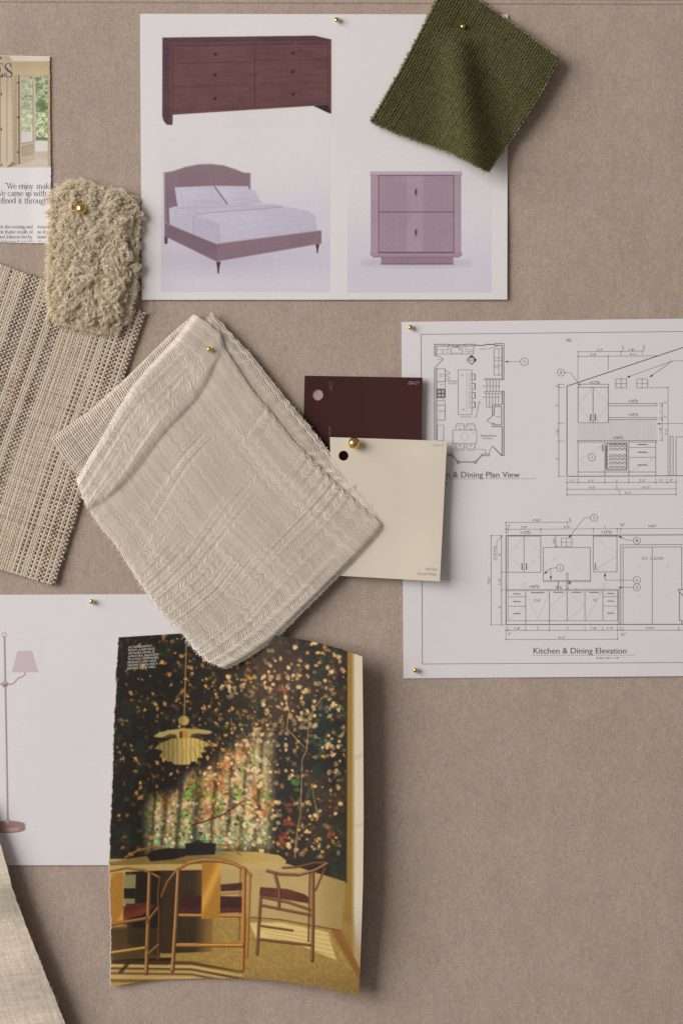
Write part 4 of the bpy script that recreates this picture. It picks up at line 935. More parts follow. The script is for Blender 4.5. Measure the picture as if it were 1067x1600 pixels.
# pale plaid swatch, bottom left corner
plaid = thing('plaid_linen_swatch', 'pale grey green and beige plaid linen swatch curling up at the lower left corner', 'fabric swatch', (0, 1500, 0))
hp = lambda u, v, x, y: 4 + 21 * sstep(u, .55, 1.0) * (.55 + .45 * sstep(v, 0, .3)) + 1.5 * np.sin(v * 4)
ppl = Patch([(-330, 1330), (-80, 1260), (-24, 1245)], [(-24, 1245), (0, 1313), (20, 1388), (33, 1425), (56, 1484), (84, 1552), (110, 1620), (150, 1720)], [(-205, 1830), (150, 1720)], [(-330, 1330), (-205, 1830)], hp)
nu, nv = 190, 300
U, Vv = np.meshgrid(np.linspace(0, 1, nu), np.linspace(0, 1, nv)); G = ppl(U, Vv)
ej = (fbm(np.linspace(0, 60, nv), np.zeros(nv), 77, 3) - .5) * 2.2; G[..., 0] += (sstep(U, .93, 1)) * ej[:, None]
s_ = (G[..., 1] + .12 * G[..., 0]); dx_ = G[..., 0] - .33 * (G[..., 1] - 1313)
stops = [1250, 1350, 1375, 1392, 1405, 1430, 1445, 1470, 1500, 1525, 1545, 1570, 1600, 1700, 1750]
cl = np.array([(196, 184, 166), (196, 182, 164), (182, 174, 158), (156, 150, 132), (150, 145, 126), (160, 153, 136), (184, 173, 156), (196, 180, 163), (194, 179, 162), (174, 164, 148), (168, 160, 145), (174, 165, 150), (190, 176, 160), (160, 156, 142), (190, 178, 160)], float)
Cp = np.stack([np.interp(s_, stops, cl[:, k_]) for k_ in range(3)], -1)
Cp = Cp * (1 + .13 * (fbm(s_ * .8, dx_ * .03, 61) - .5) * 2 + .13 * (fbm(s_ * .03, dx_ * .9, 62) - .5) * 2)[..., None]
Cp = (Cp - 166) * .8 + 163 + np.array((3., 0, -3.)) + (4 * sstep(np.sin(dx_ * .045), .4, .8))[..., None] * np.array([1, .8, .5])
G[..., 2] += .8 * (fbm(s_ * .45, dx_ * .04, 63) + fbm(s_ * .04, dx_ * .45, 64))
mb = MB(); slab(mb, G, alb(Cp), .9); mb.build('cloth', M_yarn, plaid)
mb = MB(); fringe(mb, lambda t: ppl(t * 0 + 1.0, t), (.9, -.3), 120, alb((190, 178, 158)), -.3, (1, 4), .3); mb.build('frayed_edge', M_yarn, plaid)

# ------------------------------------------------------------------ paint chips
def chip(name, label, corners, hole, rad, hf, C, n=46):
    root = thing(name, label, 'paint chip', (corners[0][0] + 90, corners[0][1] + 110, 0))
    A, B, Cc, D = [np.asarray(q, float) for q in corners]
    def bil(u, v): 
        u = u[..., None]; v = v[..., None]; return (1 - v) * ((1 - u) * A + u * B) + v * ((1 - u) * D + u * Cc)
    # outer plate is a grid with a square window round the hole, closed by a ring that follows the circle
    us = np.linspace(0, 1, n); mb = MB()
    U, Vv = np.meshgrid(us, us); q = bil(U, Vv); X, Y = q[..., 0], q[..., 1]
    d_ = np.hypot(X - hole[0], Y - hole[1])
    F = grid_faces(n, n); cen = q.reshape(-1, 2)
    bad = (d_.reshape(-1) < rad + 3.2)
    cut = bad[F].any(1); Fk = F[~cut]
    # boundary loop of the removed cells
    ed = {}
    for f in F[cut]:
        for a_, b_ in zip(f, np.roll(f, -1)): ed[(a_, b_)] = 1
    loop = {a_: b_ for (a_, b_) in ed if (b_, a_) not in ed}
    st = next(iter(loop)); seq = [st]
    while loop[seq[-1]] != st: seq.append(loop[seq[-1]])
    seq = np.array(seq); lp = cen[seq]; an = np.arctan2(lp[:, 1] - hole[1], lp[:, 0] - hole[0])
    # split every border edge so the ring meets the plate exactly along it
    nx_ = np.roll(lp, -1, 0); tq = np.arange(5)[None, :, None] / 5.
    outer = (lp[:, None] * (1 - tq) + nx_[:, None] * tq).reshape(-1, 2); m_ = len(outer)
    ca = np.arctan2(outer[:, 1] - hole[1], outer[:, 0] - hole[0])
    sg = 1 if np.unwrap(ca)[-1] > np.unwrap(ca)[0] else -1
    th = .9
    def lift(xy, dz=0): return np.c_[xy, hf(xy[:, 0], xy[:, 1]) + dz]
    T = lift(cen); mb.add(T, Fk, C); mb.add(lift(cen, -th), Fk[:, ::-1], C)
    rim = np.arange(n)
    for idx, fl in ((rim, 0), ((n - 1) * n + rim, 1), (rim * n, 1), (rim * n + n - 1, 0)):
        V = np.concatenate([T[idx], lift(cen[idx], -th)]); k_ = np.arange(n - 1); f = np.stack([k_, k_ + 1, k_ + 1 + n, k_ + n], -1); mb.add(V, f[:, ::-1] if fl else f, np.clip(np.asarray(C) * 1.0 + .1, 0, .8))
    # ring: outer follows window border (all border vertices plus circle)
    inner = np.c_[hole[0] + rad * np.cos(ca), hole[1] + rad * np.sin(ca)]
    k_ = np.arange(m_); k2 = (k_ + 1) % m_
    f = np.stack([k_, k2, k2 + m_, k_ + m_], -1)
    if sg > 0: f = f[:, ::-1]
    mb.add(lift(np.concatenate([outer, inner])), f, C); mb.add(lift(np.concatenate([outer, inner]), -th), f[:, ::-1], C)
    mb.add(np.concatenate([lift(inner), lift(inner, -th)]), f, np.clip(np.asarray(C) + .25, 0, .75))
    mb.build('card', M_chip, root)
    return root
hm = lambda x, y: 1.8 + 1.6 * sstep(x, 560, 640) + 9 * (np.clip((np.asarray(x) - 476) / 184., 0, 2)) ** 2 + 0 * np.asarray(y)
mar = alb((56, 28, 27))
maroon = chip('maroon_paint_chip', 'dark maroon paint chip card with a punched hole, behind the cream one', [(476, 587), (660, 590), (655, 808), (471, 803)], (496, 617), 8.7, hm, mar)
mb = MB(); g1 = alb((150, 130, 126)); g2 = alb((104, 84, 80))
text(mb, '230-C7', 637, 600.5, 654, 4.6, g1, hm, .25, .02, .15); mb.build('code_lettering', M_ink, maroon); mb = MB(); text(mb, '230-C7', 519.5, 610.5, 534, 4.6, g2, hm, .25, -math.pi / 2, .1); mb.build('code_lettering', M_ink, maroon); mb = MB(); text(mb, 'Umbered', 516.5, 716, 565, 4.4, g2, hm, .25, -math.pi / 2 + .01, .05)
mb.build('name_lettering', M_ink, maroon)
hcr = lambda x, y: 13.0 + 1.5 * sstep(y, 690, 720) - 0 * np.asarray(x) + 5.0 * sstep(y, 800, 908) * sstep(x, 560, 690) + 2.0 * sstep(x, 620, 697)
crm = alb((198, 187, 171))
cream_c = chip('cream_paint_chip', 'cream white paint chip card with a punched hole, pinned over the maroon one', [(515.5, 683), (698, 689), (687, 908.5), (521, 899)], (536.7, 712), 7.7, hcr, crm)
mb = MB(); g1 = alb((172, 163, 150)); g2 = alb((150, 141, 130))
text(mb, '256-C1', 676, 697.5, 691.5, 4.2, g1, hcr, .25, .03, .12); mb.build('code_lettering', M_ink, cream_c); mb = MB(); text(mb, 'SW 7516', 664.3, 891.2, 682, 4.3, g2 * 1.05, hcr, .25, .04); text(mb, 'Kestrel White', 652.6, 898.2, 681.3, 4.3, g2 * 1.05, hcr, .25, .04); mb.build('name_lettering', M_ink, cream_c); mb = MB(); text(mb, 'White', 556.5, 769.5, 569, 4.4, g2, hcr, .25, -math.pi / 2 + .05)
mb.build('name_lettering', M_ink, cream_c)

# ------------------------------------------------------------------ dining room magazine page
page = thing('magazine_page', 'torn glossy magazine page with a photo of chairs round a dining table', 'magazine page', (368, 1270, 0))
def hm2(x, y):
    s = np.clip((np.asarray(x, float) - 172) / 395., 0, 1); t = np.clip((np.asarray(y, float) - 990) / 560., 0, 1)
    return 3.2 + 1.5 * sstep(t, .6, 1) + (38 + 4 * np.sin(t * 3.1)) * (sstep(s, .18, 1.08) ** 1.35) * (1 - .22 * sstep(t, .75, 1)) + 5 * np.exp(-((s - .05) / .12) ** 2) * t
ptop = [(184, 996), (230, 993), (280, 990), (350, 988), (425, 992), (480, 1000.5), (530, 1013), (566, 1026)]
pright = [(566, 1026), (567.5, 1150), (568, 1280), (567, 1380), (564, 1470), (561, 1556.5)]
pbot = [(172, 1542), (205, 1536.5), (260, 1530.5), (320, 1528.5), (380, 1528.5), (440, 1533), (500, 1543), (561, 1556.5)]
pleft = [(184, 996), (181.5, 1040), (180.5, 1060), (181, 1075), (178.5, 1110), (176, 1180), (174.5, 1240), (171.5, 1290), (170.5, 1340), (170.5, 1400), (173, 1440), (172, 1500), (172, 1542)]
pm = Patch(ptop, pright, pbot, pleft, lambda u, v, x, y: hm2(x, y))
cv = Canvas(160, 980, 578, 1566, 2, (20, 19, 13))
X, Y = cv.X, cv.Y
n1 = fbm(X * .018, Y * .018, 101); n2 = fbm(X * .05, Y * .05, 102); n3 = fbm(X * .2, Y * .2, 103)
base = np.array((24, 19, 11)) + (n3[..., None] - .5) * 16
rb = sstep(n1, .48, .68)[..., None] * sstep(X, 300, 420)[..., None]; base = base * (1 - .8 * rb) + np.array((62, 42, 26)) * .8 * rb
gr = sstep(n2, .55, .75)[..., None]; base = base * (1 - .55 * gr) + np.array((34, 46, 28)) * .55 * gr
gr = (sstep(fbm(X * .03, Y * .03, 110), .55, .7) * sstep(X, 450, 500))[..., None]; base = base * (1 - .6 * gr) + np.array((20, 42, 36)) * .6 * gr
wr = (np.exp(-((X - 430) / 50) ** 2 - ((Y - 1050) / 40) ** 2))[..., None]; base = base * (1 - .6 * wr) + np.array((84, 56, 36)) * .6 * wr
wr = (np.exp(-((X - 500) / 60) ** 2 - ((Y - 1300) / 60) ** 2))[..., None]; base = base * (1 - .5 * wr) + np.array((70, 48, 30)) * .5 * wr
cv.im[:] = base
PR = np.random.default_rng(21)
def leaf(x, y, r, c, a=1.0, kind=0):
    if kind == 0:       # ragged little leaf
        k_ = PR.integers(3, 6); th = PR.uniform(0, 6.28)
        for q in range(k_):
            an = th + q * 2.2 / k_ * PR.uniform(.8, 1.3); l = r * PR.uniform(.7, 1.2)
            cv.line([(x, y), (x + math.cos(an) * l, y + math.sin(an) * l)], np.array([r * .3, r * .75]), c, a, .5)
    else:               # round petal flower
        k_ = PR.integers(2, 5)
        for q in range(k_):
            an = PR.uniform(0, 6.28); l = r * PR.uniform(.2, .55)
            cv.ell(x + math.cos(an) * l, y + math.sin(an) * l, r * PR.uniform(.5, .75), r * PR.uniform(.5, .75), np.asarray(c) * PR.uniform(.82, 1.1), a, .6)
for _ in range(420):    # dim leaves behind
    x = PR.uniform(175, 542); y = PR.uniform(990, 1345); leaf(x, y, PR.uniform(2, 5), np.array([(66, 50, 26), (44, 54, 30), (76, 44, 26)][PR.integers(3)]) * PR.uniform(.6, 1.1), .8, 0)
# sunlit patch with bars of shade between the light
sun = [(230, 1262), (240, 1245), (268, 1240), (280, 1238), (292, 1212), (310, 1205), (330, 1200), (342, 1182), (362, 1172), (374, 1160), (394, 1158), (404, 1150), (418, 1148), (424, 1156), (424, 1240), (420, 1322), (300, 1334), (232, 1330)]
def sunc(X, Y):
    a = fbm(X * .05, Y * .04, 131)[..., None]; b_ = fbm(X * .09, Y * .07, 132)[..., None]
    c = np.array((150, 132, 104)) * np.ones(X.shape + (3,))
    t = sstep(a, .52, .66); c = c * (1 - t) + np.array((140, 90, 46)) * t * .8 + c * t * .2
    t = sstep(b_, .5, .68); c = c * (1 - t) + np.array((104, 122, 58)) * t
    t = sstep(Y, 1255, 1320)[..., None] * .75; c = c * (1 - t) + np.array((112, 132, 104)) * t
    t = np.exp(-((X - 355) / 20) ** 2 - ((Y - 1190) / 16) ** 2)[..., None] * .8; c = c * (1 - t) + np.array((154, 104, 52)) * t
    t = np.exp(-((X - 400) / 16) ** 2 - ((Y - 1185) / 22) ** 2)[..., None] * .6; c = c * (1 - t) + np.array((128, 144, 92)) * t
    return c * (.75 + .65 * fbm(X * .25, Y * .2, 133)[..., None])
bars = np.ones_like(X)
for bx, bw in ((246, 2.5), (263, 5), (285, 4), (312, 7), (338, 3.2), (363, 3.5), (384, 3.2), (407, 3.2)):
    bars *= 1 - .62 * np.exp(-((X + .012 * (Y - 1200) * 6 - bx) / bw) ** 2)
class _m: pass
tmp = Canvas(160, 980, 578, 1566, 2, (0, 0, 0)); tmp.poly(sun, (1, 1, 1), 1, 11)
mk_ = tmp.im[..., :1] * bars[..., None]
cv.im = cv.im * (1 - mk_) + sunc(X, Y) * mk_
def in_sun(x, y): return tmp.im[int((y - 980) * 2), int((x - 160) * 2), 0] * bars[int((y - 980) * 2), int((x - 160) * 2)]
for _ in range(980):    # ochre leaves, left half
    x = PR.uniform(174, 400) if PR.random() < .8 else PR.uniform(400, 540); y = PR.uniform(992, 1335)
    dens = (.35 + .65 * sstep(x, 200, 300)) * (1 - .45 * sstep(y, 1200, 1300) * (x < 240))
    if PR.random() > dens: continue
    leaf(x, y, PR.uniform(1.5, 4.2), np.array((182, 136, 68)) * PR.uniform(.3, 1.05), .8, 0)
cl_ = PR.uniform(0, 1, (125, 2)) * [190, 345] + [350, 992]
for cx_, cy_ in cl_:    # clusters of pale round blossom, right half
    for _ in range(PR.integers(3, 7)):
        x = cx_ + PR.normal(0, 9); y = cy_ + PR.normal(0, 9)
        if x < 345 or x > 541 or y > 1342: continue
        s_ = in_sun(x, y); c = np.array((188, 160, 118)) * PR.uniform(.35, 1.08) * (1 + .2 * s_) + np.array((6, 8, 14)) * s_
        leaf(x, y, PR.uniform(2.0, 4.9), c, .85, 1 if PR.random() < .75 else 0)
for _ in range(120):
    x = PR.uniform(235, 424); y = PR.uniform(1165, 1330); s_ = in_sun(x, y)
    if s_ < .35: continue
    leaf(x, y, PR.uniform(1.6, 3.8), np.array((180, 164, 138)) * PR.uniform(.85, 1.15), .9, 1)
for c, pts, w_ in (((150, 120, 82), [(461, 1340), (464, 1300), (469, 1275), (471, 1228), (472, 1187), (479, 1172), (483, 1125), (491, 1106), (504, 1089)], 1.7), ((168, 140, 92), [(441, 1069), (446, 1091), (452, 1112), (448, 1138), (476, 1168)], 1.3), ((130, 96, 66), [(454, 1245), (469, 1264)], 1.1), ((120, 92, 60), [(470, 1270), (484, 1232), (495, 1219)], 1.0), ((130, 100, 70), [(469, 1296), (484, 1288)], 1.0), ((130, 96, 66), [(454, 1286), (469, 1293)], .8), ((104, 108, 50), [(487, 1225), (491, 1250), (497, 1275)], 2.0), ((120, 104, 60), [(380, 1145), (394, 1165), (398, 1190)], 1.0), ((96, 80, 44), [(388, 1060), (398, 1085), (402, 1110)], .9), ((110, 86, 50), [(516, 1080), (500, 1095)], .8), ((120, 95, 55), [(470, 1338), (480, 1322)], .9), ((60, 24, 14), [(300, 1290), (345, 1275), (375, 1255)], 2.2)):
    cv.line(pts, w_, c, .9)
for x, y, c, r in ((447, 1290, (122, 58, 30), 9), (443, 1310, (118, 60, 34), 10), (440, 1075, (128, 72, 40), 7), (452, 1262, (110, 48, 30), 6), (462, 1218, (60, 92, 40), 9), (498, 1165, (34, 62, 48), 10), (420, 1262, (150, 108, 40), 7), (516, 1300, (110, 58, 30), 8)):
    for q in range(5): leaf(x + PR.normal(0, r * .4), y + PR.normal(0, r * .4), r * .6, np.array(c) * PR.uniform(.8, 1.1), .7, 0)
cv.im = cv.im * (.72 + .6 * fbm(cv.X * .35, cv.Y * .35, 180, 3))[..., None]
# lower wall, floor, rug
cv.poly([(170, 1342), (395, 1342), (450, 1350), (541, 1378), (545, 1480), (170, 1480)], lambda X, Y: np.array((152, 134, 92)) + (10 * (fbm(X * .04, Y * .04, 140) - .5))[..., None] * np.ones(3) - (sstep(X, 470, 540) * 18)[..., None] * np.ones(3))
cv.poly([(160, 1436), (395, 1434), (440, 1437), (534, 1454), (578, 1500), (578, 1566), (160, 1566)], lambda X, Y: np.array((136, 113, 62)) * (1 + .26 * (fbm(X * .35, Y * .35, 141) - .5) - .12 * sstep(Y, 1500, 1550) - .22 * sstep(-X, -350, -200) * sstep(-Y, -1500, -1450))[..., None])
cv.line([(392, 1433), (440, 1437), (533, 1454)], 1.4, (72, 56, 28)); cv.poly([(516, 1452), (534, 1455), (570, 1512), (566, 1540)], (122, 86, 42))
cv.poly([(390, 1442), (438, 1441), (512, 1456), (526, 1500), (470, 1478), (400, 1466)], (186, 168, 122), .85, 1.5)
for k_ in range(5): cv.line([(400 + k_ * 8, 1446 + 6 * k_), (515 + k_ * 3, 1462 + 8 * k_)], 1.2, (134, 114, 62), .6)
cv.line([(512, 1456), (544, 1513)], 1.0, (168, 146, 98), .7)
# pedestal and darkness under the table
cv.poly([(196, 1360), (335, 1358), (331, 1487), (255, 1490), (200, 1475)], lambda X, Y: np.array((52, 37, 16)) + (sstep(X, 300, 330) * 62)[..., None] * np.array([1, .82, .45]) + (10 * (fbm(X * .1, Y * .05, 150) - .5))[..., None] * np.ones(3))
cv.poly([(207, 1360), (252, 1360), (250, 1495), (207, 1480)], (30, 20, 9)); cv.poly([(172, 1450), (250, 1450), (250, 1500), (172, 1500)], (58, 42, 18), .8, 2)
cv.poly([(172, 1500), (270, 1496), (262, 1510), (172, 1506)], (34, 22, 8)); 
for y0, c in ((1500, (66, 46, 18)), (1506, (176, 152, 104)), (1511, (58, 40, 14)), (1514, (170, 146, 98)), (1519, (76, 54, 22)), (1522, (178, 154, 108)), (1531, (92, 68, 26)), (1534, (162, 136, 84)), (1540, (140, 112, 60))):
    cv.poly([(160, y0), (300, y0 + 2), (380, y0 + 18), (380, y0 + 20), (300, y0 + 8), (160, y0 + 7)], c, .8, .8)
cv.poly([(184, 1520), (200, 1502), (207, 1502), (192, 1520)], (48, 32, 10), .8)
cv.poly([(194, 1367), (213, 1366), (211, 1412), (194, 1412)], (118, 112, 78)); cv.poly([(194, 1388), (212, 1388), (211, 1404), (194, 1404)], (26, 24, 18))
# table top, bowls
cv.poly([(160, 1350), (205, 1341), (262, 1333), (340, 1330), (400, 1331), (436, 1336), (447, 1344), (446, 1351), (430, 1357), (390, 1358), (172, 1362), (160, 1362)], lambda X, Y: np.array((112, 94, 48)) + (sstep(X, 310, 400) * 42)[..., None] * np.array([1, .95, .7]) + (14 * (fbm(X * .06, Y * .3, 160) - .5))[..., None] * np.ones(3))
cv.poly([(160, 1353), (250, 1350), (370, 1350), (447, 1345), (446, 1352), (430, 1357), (390, 1358), (250, 1360), (160, 1364)], (158, 138, 92))
cv.line([(196, 1340), (215, 1329), (240, 1323), (262, 1326)], 3.2, (124, 82, 36)); cv.line([(338, 1320), (352, 1321), (366, 1328), (376, 1336)], 3.0, (130, 92, 44))
cv.poly([(229, 1336), (240, 1329), (265, 1325), (290, 1326), (295, 1331), (290, 1338), (270, 1343), (236, 1346)], (30, 20, 12)); cv.poly([(289, 1318), (312, 1316), (338, 1318), (336, 1335), (292, 1337)], (26, 17, 12)); cv.ell(310, 1316, 7, 3.5, (42, 20, 14)); cv.ell(318, 1314, 5, 2, (70, 92, 34), .8)
for x in range(395, 440, 6): cv.ell(x, 1335 + (x - 395) * .16, 2.4, 2.0, (150, 138, 104), .8)
# chairs
def rod(pts, wd, c):
    p = np.asarray(pts, float); wd = np.asarray(wd, float); c = np.asarray(c, float)
    cv.line(p, wd, c * .5, 1, .5); cv.line(p + np.array([-.12, -.1]) * np.mean(wd), wd * .62, c * .98, 1, .5); cv.line(p + np.array([-.2, -.16]) * np.mean(wd), wd * .26, np.minimum(c * 1.22, 220), .8, .4)
wd1, wd2, wd3 = (134, 92, 46), (176, 138, 90), (98, 62, 30)
def seat(pts, c): cv.poly(pts, lambda X, Y: np.asarray(c) * (1 + .5 * (fbm(X * .12, Y * .2, 170) - .5))[..., None])
# far chair behind
rod([(376, 1356), (374, 1468)], 2.2, (128, 92, 44)); rod([(345, 1397), (380, 1394)], 2.2, (150, 108, 54)); seat([(345, 1382), (380, 1379), (380, 1391), (345, 1393)], (62, 32, 20))
# left chair
seat([(193, 1416), (228, 1411), (244, 1415), (222, 1430), (193, 1437)], (96, 44, 24)); seat([(196, 1414), (230, 1409), (226, 1420), (196, 1424)], (78, 34, 18))
cv.poly([(160, 1366), (193, 1363), (193, 1446), (176, 1448), (160, 1449)], lambda X, Y: np.array((142, 102, 38)) + (30 * sstep(np.sin(X * .09 + Y * .05), .2, .8))[..., None] * np.array([1, .9, .7]))
rod([(160, 1364), (172, 1361), (199, 1356), (222, 1359), (238, 1365), (250, 1371)], 4.0, wd1); rod([(172, 1360), (199, 1355), (222, 1358)], 1.4, wd2)
rod([(250, 1370), (247, 1400), (249, 1430), (247, 1500)], 3.2, wd3); rod([(234, 1364), (232, 1440), (229, 1521)], 6.0, wd1); rod([(233, 1366), (230, 1440), (227.5, 1520)], 2.2, wd2)
rod([(176, 1444), (229, 1435)], 5.5, wd1); rod([(229, 1442), (247, 1418)], 3.5, wd1); rod([(172, 1489), (227, 1481)], 5.5, (158, 122, 66)); rod([(232, 1490), (248, 1476)], 3.6, wd1)
# middle chair
seat([(283, 1403), (296, 1399), (378, 1401), (380, 1424), (330, 1428), (281, 1426)], (52, 24, 17)); seat([(282, 1418), (316, 1420), (380, 1418), (380, 1426), (282, 1427)], (72, 32, 22))
rod([(281, 1430), (382, 1431)], 5.5, (154, 112, 54)); cv.poly([(316, 1348), (345.5, 1348), (344, 1435), (315, 1436)], lambda X, Y: np.array((142, 102, 34)) + (34 * np.exp(-((X - 345 + (Y - 1350) * .45) / 7) ** 2))[..., None] * np.array([1, .95, .8]))
rod([(252, 1402), (262, 1378), (276, 1360), (294, 1349), (317, 1344), (347, 1345), (366, 1350), (381, 1357), (392, 1368)], np.array([1.6, 2.6, 3.8, 4.6, 5, 5, 5, 5, 4.4]), (148, 98, 42)); rod([(294, 1347), (317, 1342.6), (347, 1344)], 1.6, wd2)
rod([(279, 1360), (275, 1440), (270, 1517)], 6.0, wd1); rod([(278, 1362), (273.5, 1440), (268.6, 1516)], 2.6, wd2); rod([(391, 1366), (389, 1420), (386, 1494)], 4.0, (150, 104, 44)); rod([(382, 1358), (381, 1440), (379, 1516)], 6.4, (150, 100, 40)); rod([(380, 1360), (378.5, 1440), (377, 1515)], 1.6, (178, 132, 68))
rod([(278, 1477), (379, 1477)], 6.5, (158, 114, 46)); rod([(278, 1475), (310, 1475)], 2.2, wd2)
# right chair
seat([(407, 1386), (449, 1389), (475, 1397), (484, 1403), (484, 1412), (405, 1399)], (80, 38, 26))
w4 = (108, 68, 38)
for pts, wd in (([(508, 1356), (493, 1391)], 3.0), ([(484, 1366), (482, 1471)], 2.6), ([(442, 1356), (463, 1355), (492, 1348), (511, 1348)], 3.4), ([(418, 1361), (438, 1366), (467, 1367), (492, 1360), (512, 1349)], 4.6), ([(408, 1399), (405, 1440), (402, 1491)], 4.6), ([(430, 1366), (437, 1393), (436, 1420)], 5.0), ([(489, 1364), (489, 1440), (488, 1501)], 5.4), ([(411, 1402), (450, 1410), (486, 1422)], 4.0), ([(410, 1415), (486, 1430)], 4.2), ([(409, 1447), (457, 1454)], 3.6), ([(408, 1468), (485, 1477)], 4.4)):
    rod(pts, wd, w4)
rod([(467, 1366), (492, 1359), (511, 1348.5)], 1.6, (172, 132, 84)); rod([(487.6, 1370), (487.4, 1500)], 1.2, (160, 112, 64))
# right hand curtain and window edge
cv.poly([(542, 980), (578, 980), (578, 1560), (566, 1520), (534, 1455), (540, 1380)], lambda X, Y: (np.array((134, 108, 52)) * (1 - sstep(X, 548, 556))[..., None] + np.array((188, 180, 168)) * sstep(X, 548, 556)[..., None]) * (1 - .10 * (np.sin(X * 1.7) > .3) - .18 * sstep(Y, 1400, 1520))[..., None])
cv.line([(542, 1000), (541, 1380)], 1.6, (40, 28, 12)); cv.poly([(534, 1440), (548, 1440), (570, 1510), (566, 1518), (534, 1456)], (148, 122, 70), .55, 4)
cv.poly([(554, 1180), (570, 1176), (570, 1182), (554, 1188)], (160, 150, 128), .5, 1); cv.poly([(554, 1288), (570, 1285), (570, 1290), (554, 1294)], (168, 158, 120), .5, 1)
# pendant lamp
cv.line([(291.5, 1000), (290, 1060), (288, 1124)], 1.6, (150, 124, 76)); lampc = (152, 134, 80)
cv.ell(287.2, 1126, 8.6, 7.6, lambda X, Y: np.array((128, 110, 62)) + (30 * sstep(X, 283, 290))[..., None] * np.array([1, .9, .6]))
cv.poly([(240, 1151), (246, 1146), (262, 1141), (286, 1138), (310, 1139), (328, 1141.5), (333, 1144.5), (326, 1147), (312, 1147.5), (300, 1148), (296, 1155), (279, 1155), (272, 1149), (262, 1151), (250, 1152.5)], (150, 134, 86)); cv.poly([(256, 1151), (266, 1146.5), (276, 1148), (277, 1154), (262, 1153)], (62, 48, 24), .85, .8); cv.poly([(297, 1153), (300, 1147), (312, 1145.5), (318, 1147), (304, 1152)], (62, 48, 24), .85, .8)
cv.poly([(282, 1142), (293, 1142), (294, 1158), (283, 1158)], (158, 112, 30)); cv.poly([(281, 1143), (285, 1143), (285, 1154), (281, 1154)], (78, 34, 16))
cv.poly([(241, 1170), (250, 1162), (268, 1154), (287, 1153), (306, 1153), (322, 1159), (331, 1164), (324, 1166.5), (318, 1168), (323, 1175), (314, 1176), (317, 1184), (309, 1184), (308, 1190), (299, 1190), (297, 1194.5), (285, 1195), (272, 1194.5), (268, 1190), (262, 1190), (258, 1186), (249, 1182), (255, 1174), (248, 1171)], lambda X, Y: np.array(lampc) * (.78 + .3 * sstep(X, 262, 296) - .18 * sstep(X, 305, 330) + .1 * np.sin(X * .9))[..., None])
for pts in ([(262, 1160), (252, 1172)], [(268, 1164), (257, 1182)], [(276, 1168), (267, 1188)], [(300, 1166), (308, 1184)], [(308, 1162), (320, 1174)], [(288, 1170), (286, 1193)], [(296, 1170), (299, 1189)]): cv.line(pts, .8, (96, 80, 42), .8)
cv.line([(176, 1482), (176, 1512)], .7, (170, 150, 110), .5)
cv.im = 255 * (np.clip(cv.im, 0, 255) / 255) ** 1.12 * 1.09 * np.array([1.02, 1.0, .95]); cv.blur(.5); cv.grain(3.2)
nu, nv = 392, 560
U, Vv = np.meshgrid(np.linspace(0, 1, nu), np.linspace(0, 1, nv)); G = pm(U, Vv)
ej = edge_noise(G[:, 0, 1], 13, .22, 1.5) + edge_noise(G[:, 0, 1], 14, .7, .5); G[..., 0] += (sstep(-U, -.03, 0)) * ej[:, None]
C = alb(cv.sample(G[..., 0], G[..., 1]), .70)
edge = (U < .0045)[..., None]; C = np.where(edge, alb((185, 175, 160)), C)
mb = MB(); slab(mb, G, C, .35); mb.build('printed_page', M_gloss, page)
mb = MB(); wt_ = alb((188, 182, 170))
for k_, (st, x0, x1) in enumerate((('IN THE BREAKFAST', 202.0, 238.5), ('ROOM, A SAM FALLS', 201.5, 242), ('ARTWORK SERVES AS', 201, 242.3), ('A PASTORAL BACKDROP', 200.6, 248.2), ('TO A POUL HENNINGSEN', 200.3, 248), ('PENDANT LAMP, HANS', 200.3, 245), ('WEGNER CHAIRS, AND A', 200, 247), ('BESPOKE ONYX TABLE.', 199.7, 244))):
    text(mb, st, x0, 1013.2 + k_ * 4.72, x1, 3.3, wt_, hm2, .25, -.07)
mb.build('caption_text', M_ink, page)

# ------------------------------------------------------------------ folded cream gauze
gauze = thing('gauze_swatch', 'large folded cream crinkled gauze cloth pinned across the middle', 'fabric swatch', (350, 770, 0))
gA, gB, gC, gD = (303, 491), (602, 822), (355, 1045), (120, 750)
top_ = [gA, (326, 505), (345, 522), (353, 546), (395, 610), (420, 640), (460, 690), (520, 751), (575, 800), gB]
right_ = [gB, (590, 838), (560, 870), (500, 930), (430, 1000), (385, 1030), gC]
bot_ = [gD, (126, 768), (135, 790), (158, 824), (182, 852), (214, 904), (250, 955), (285, 990), (305, 1016), (325, 1034), gC]
left_ = [gA, (275, 528), (238, 568), (208, 602), (180, 646), (160, 682), (138, 718), gD]
def ridge_phase(u, v, seed=0): return u * 25 + 1.7 * fbm(u * 5, v * .8, seed + 3, 2) + .6 * fbm(u * 14, v * 2.2, seed + 4, 2)
def ridge_amp(u, v, seed=0): return .45 + 1.0 * sstep(fbm(u * 9, v * 2.4, seed + 5, 2), .3, .75)
def crinkle(u, v, seed=0, k=1.0):
    return k * (.30 * np.sin(2 * np.pi * ridge_phase(u, v, seed)) * ridge_amp(u, v, seed) + 2.2 * (fbm(u * 6, v * 1.3, seed + 6, 2) - .5))
def crinkle_old(u, v, seed=0, k=1.0):
    a = fbm(u * 26 + 1.2 * fbm(u * 3, v * 2.2, seed + 3), v * 2.0, seed + 1, 3)
    b_ = fbm(u * 60, v * 4.5, seed + 2, 2)
    return k * (3.4 * (a - .5) + .9 * (b_ - .5))
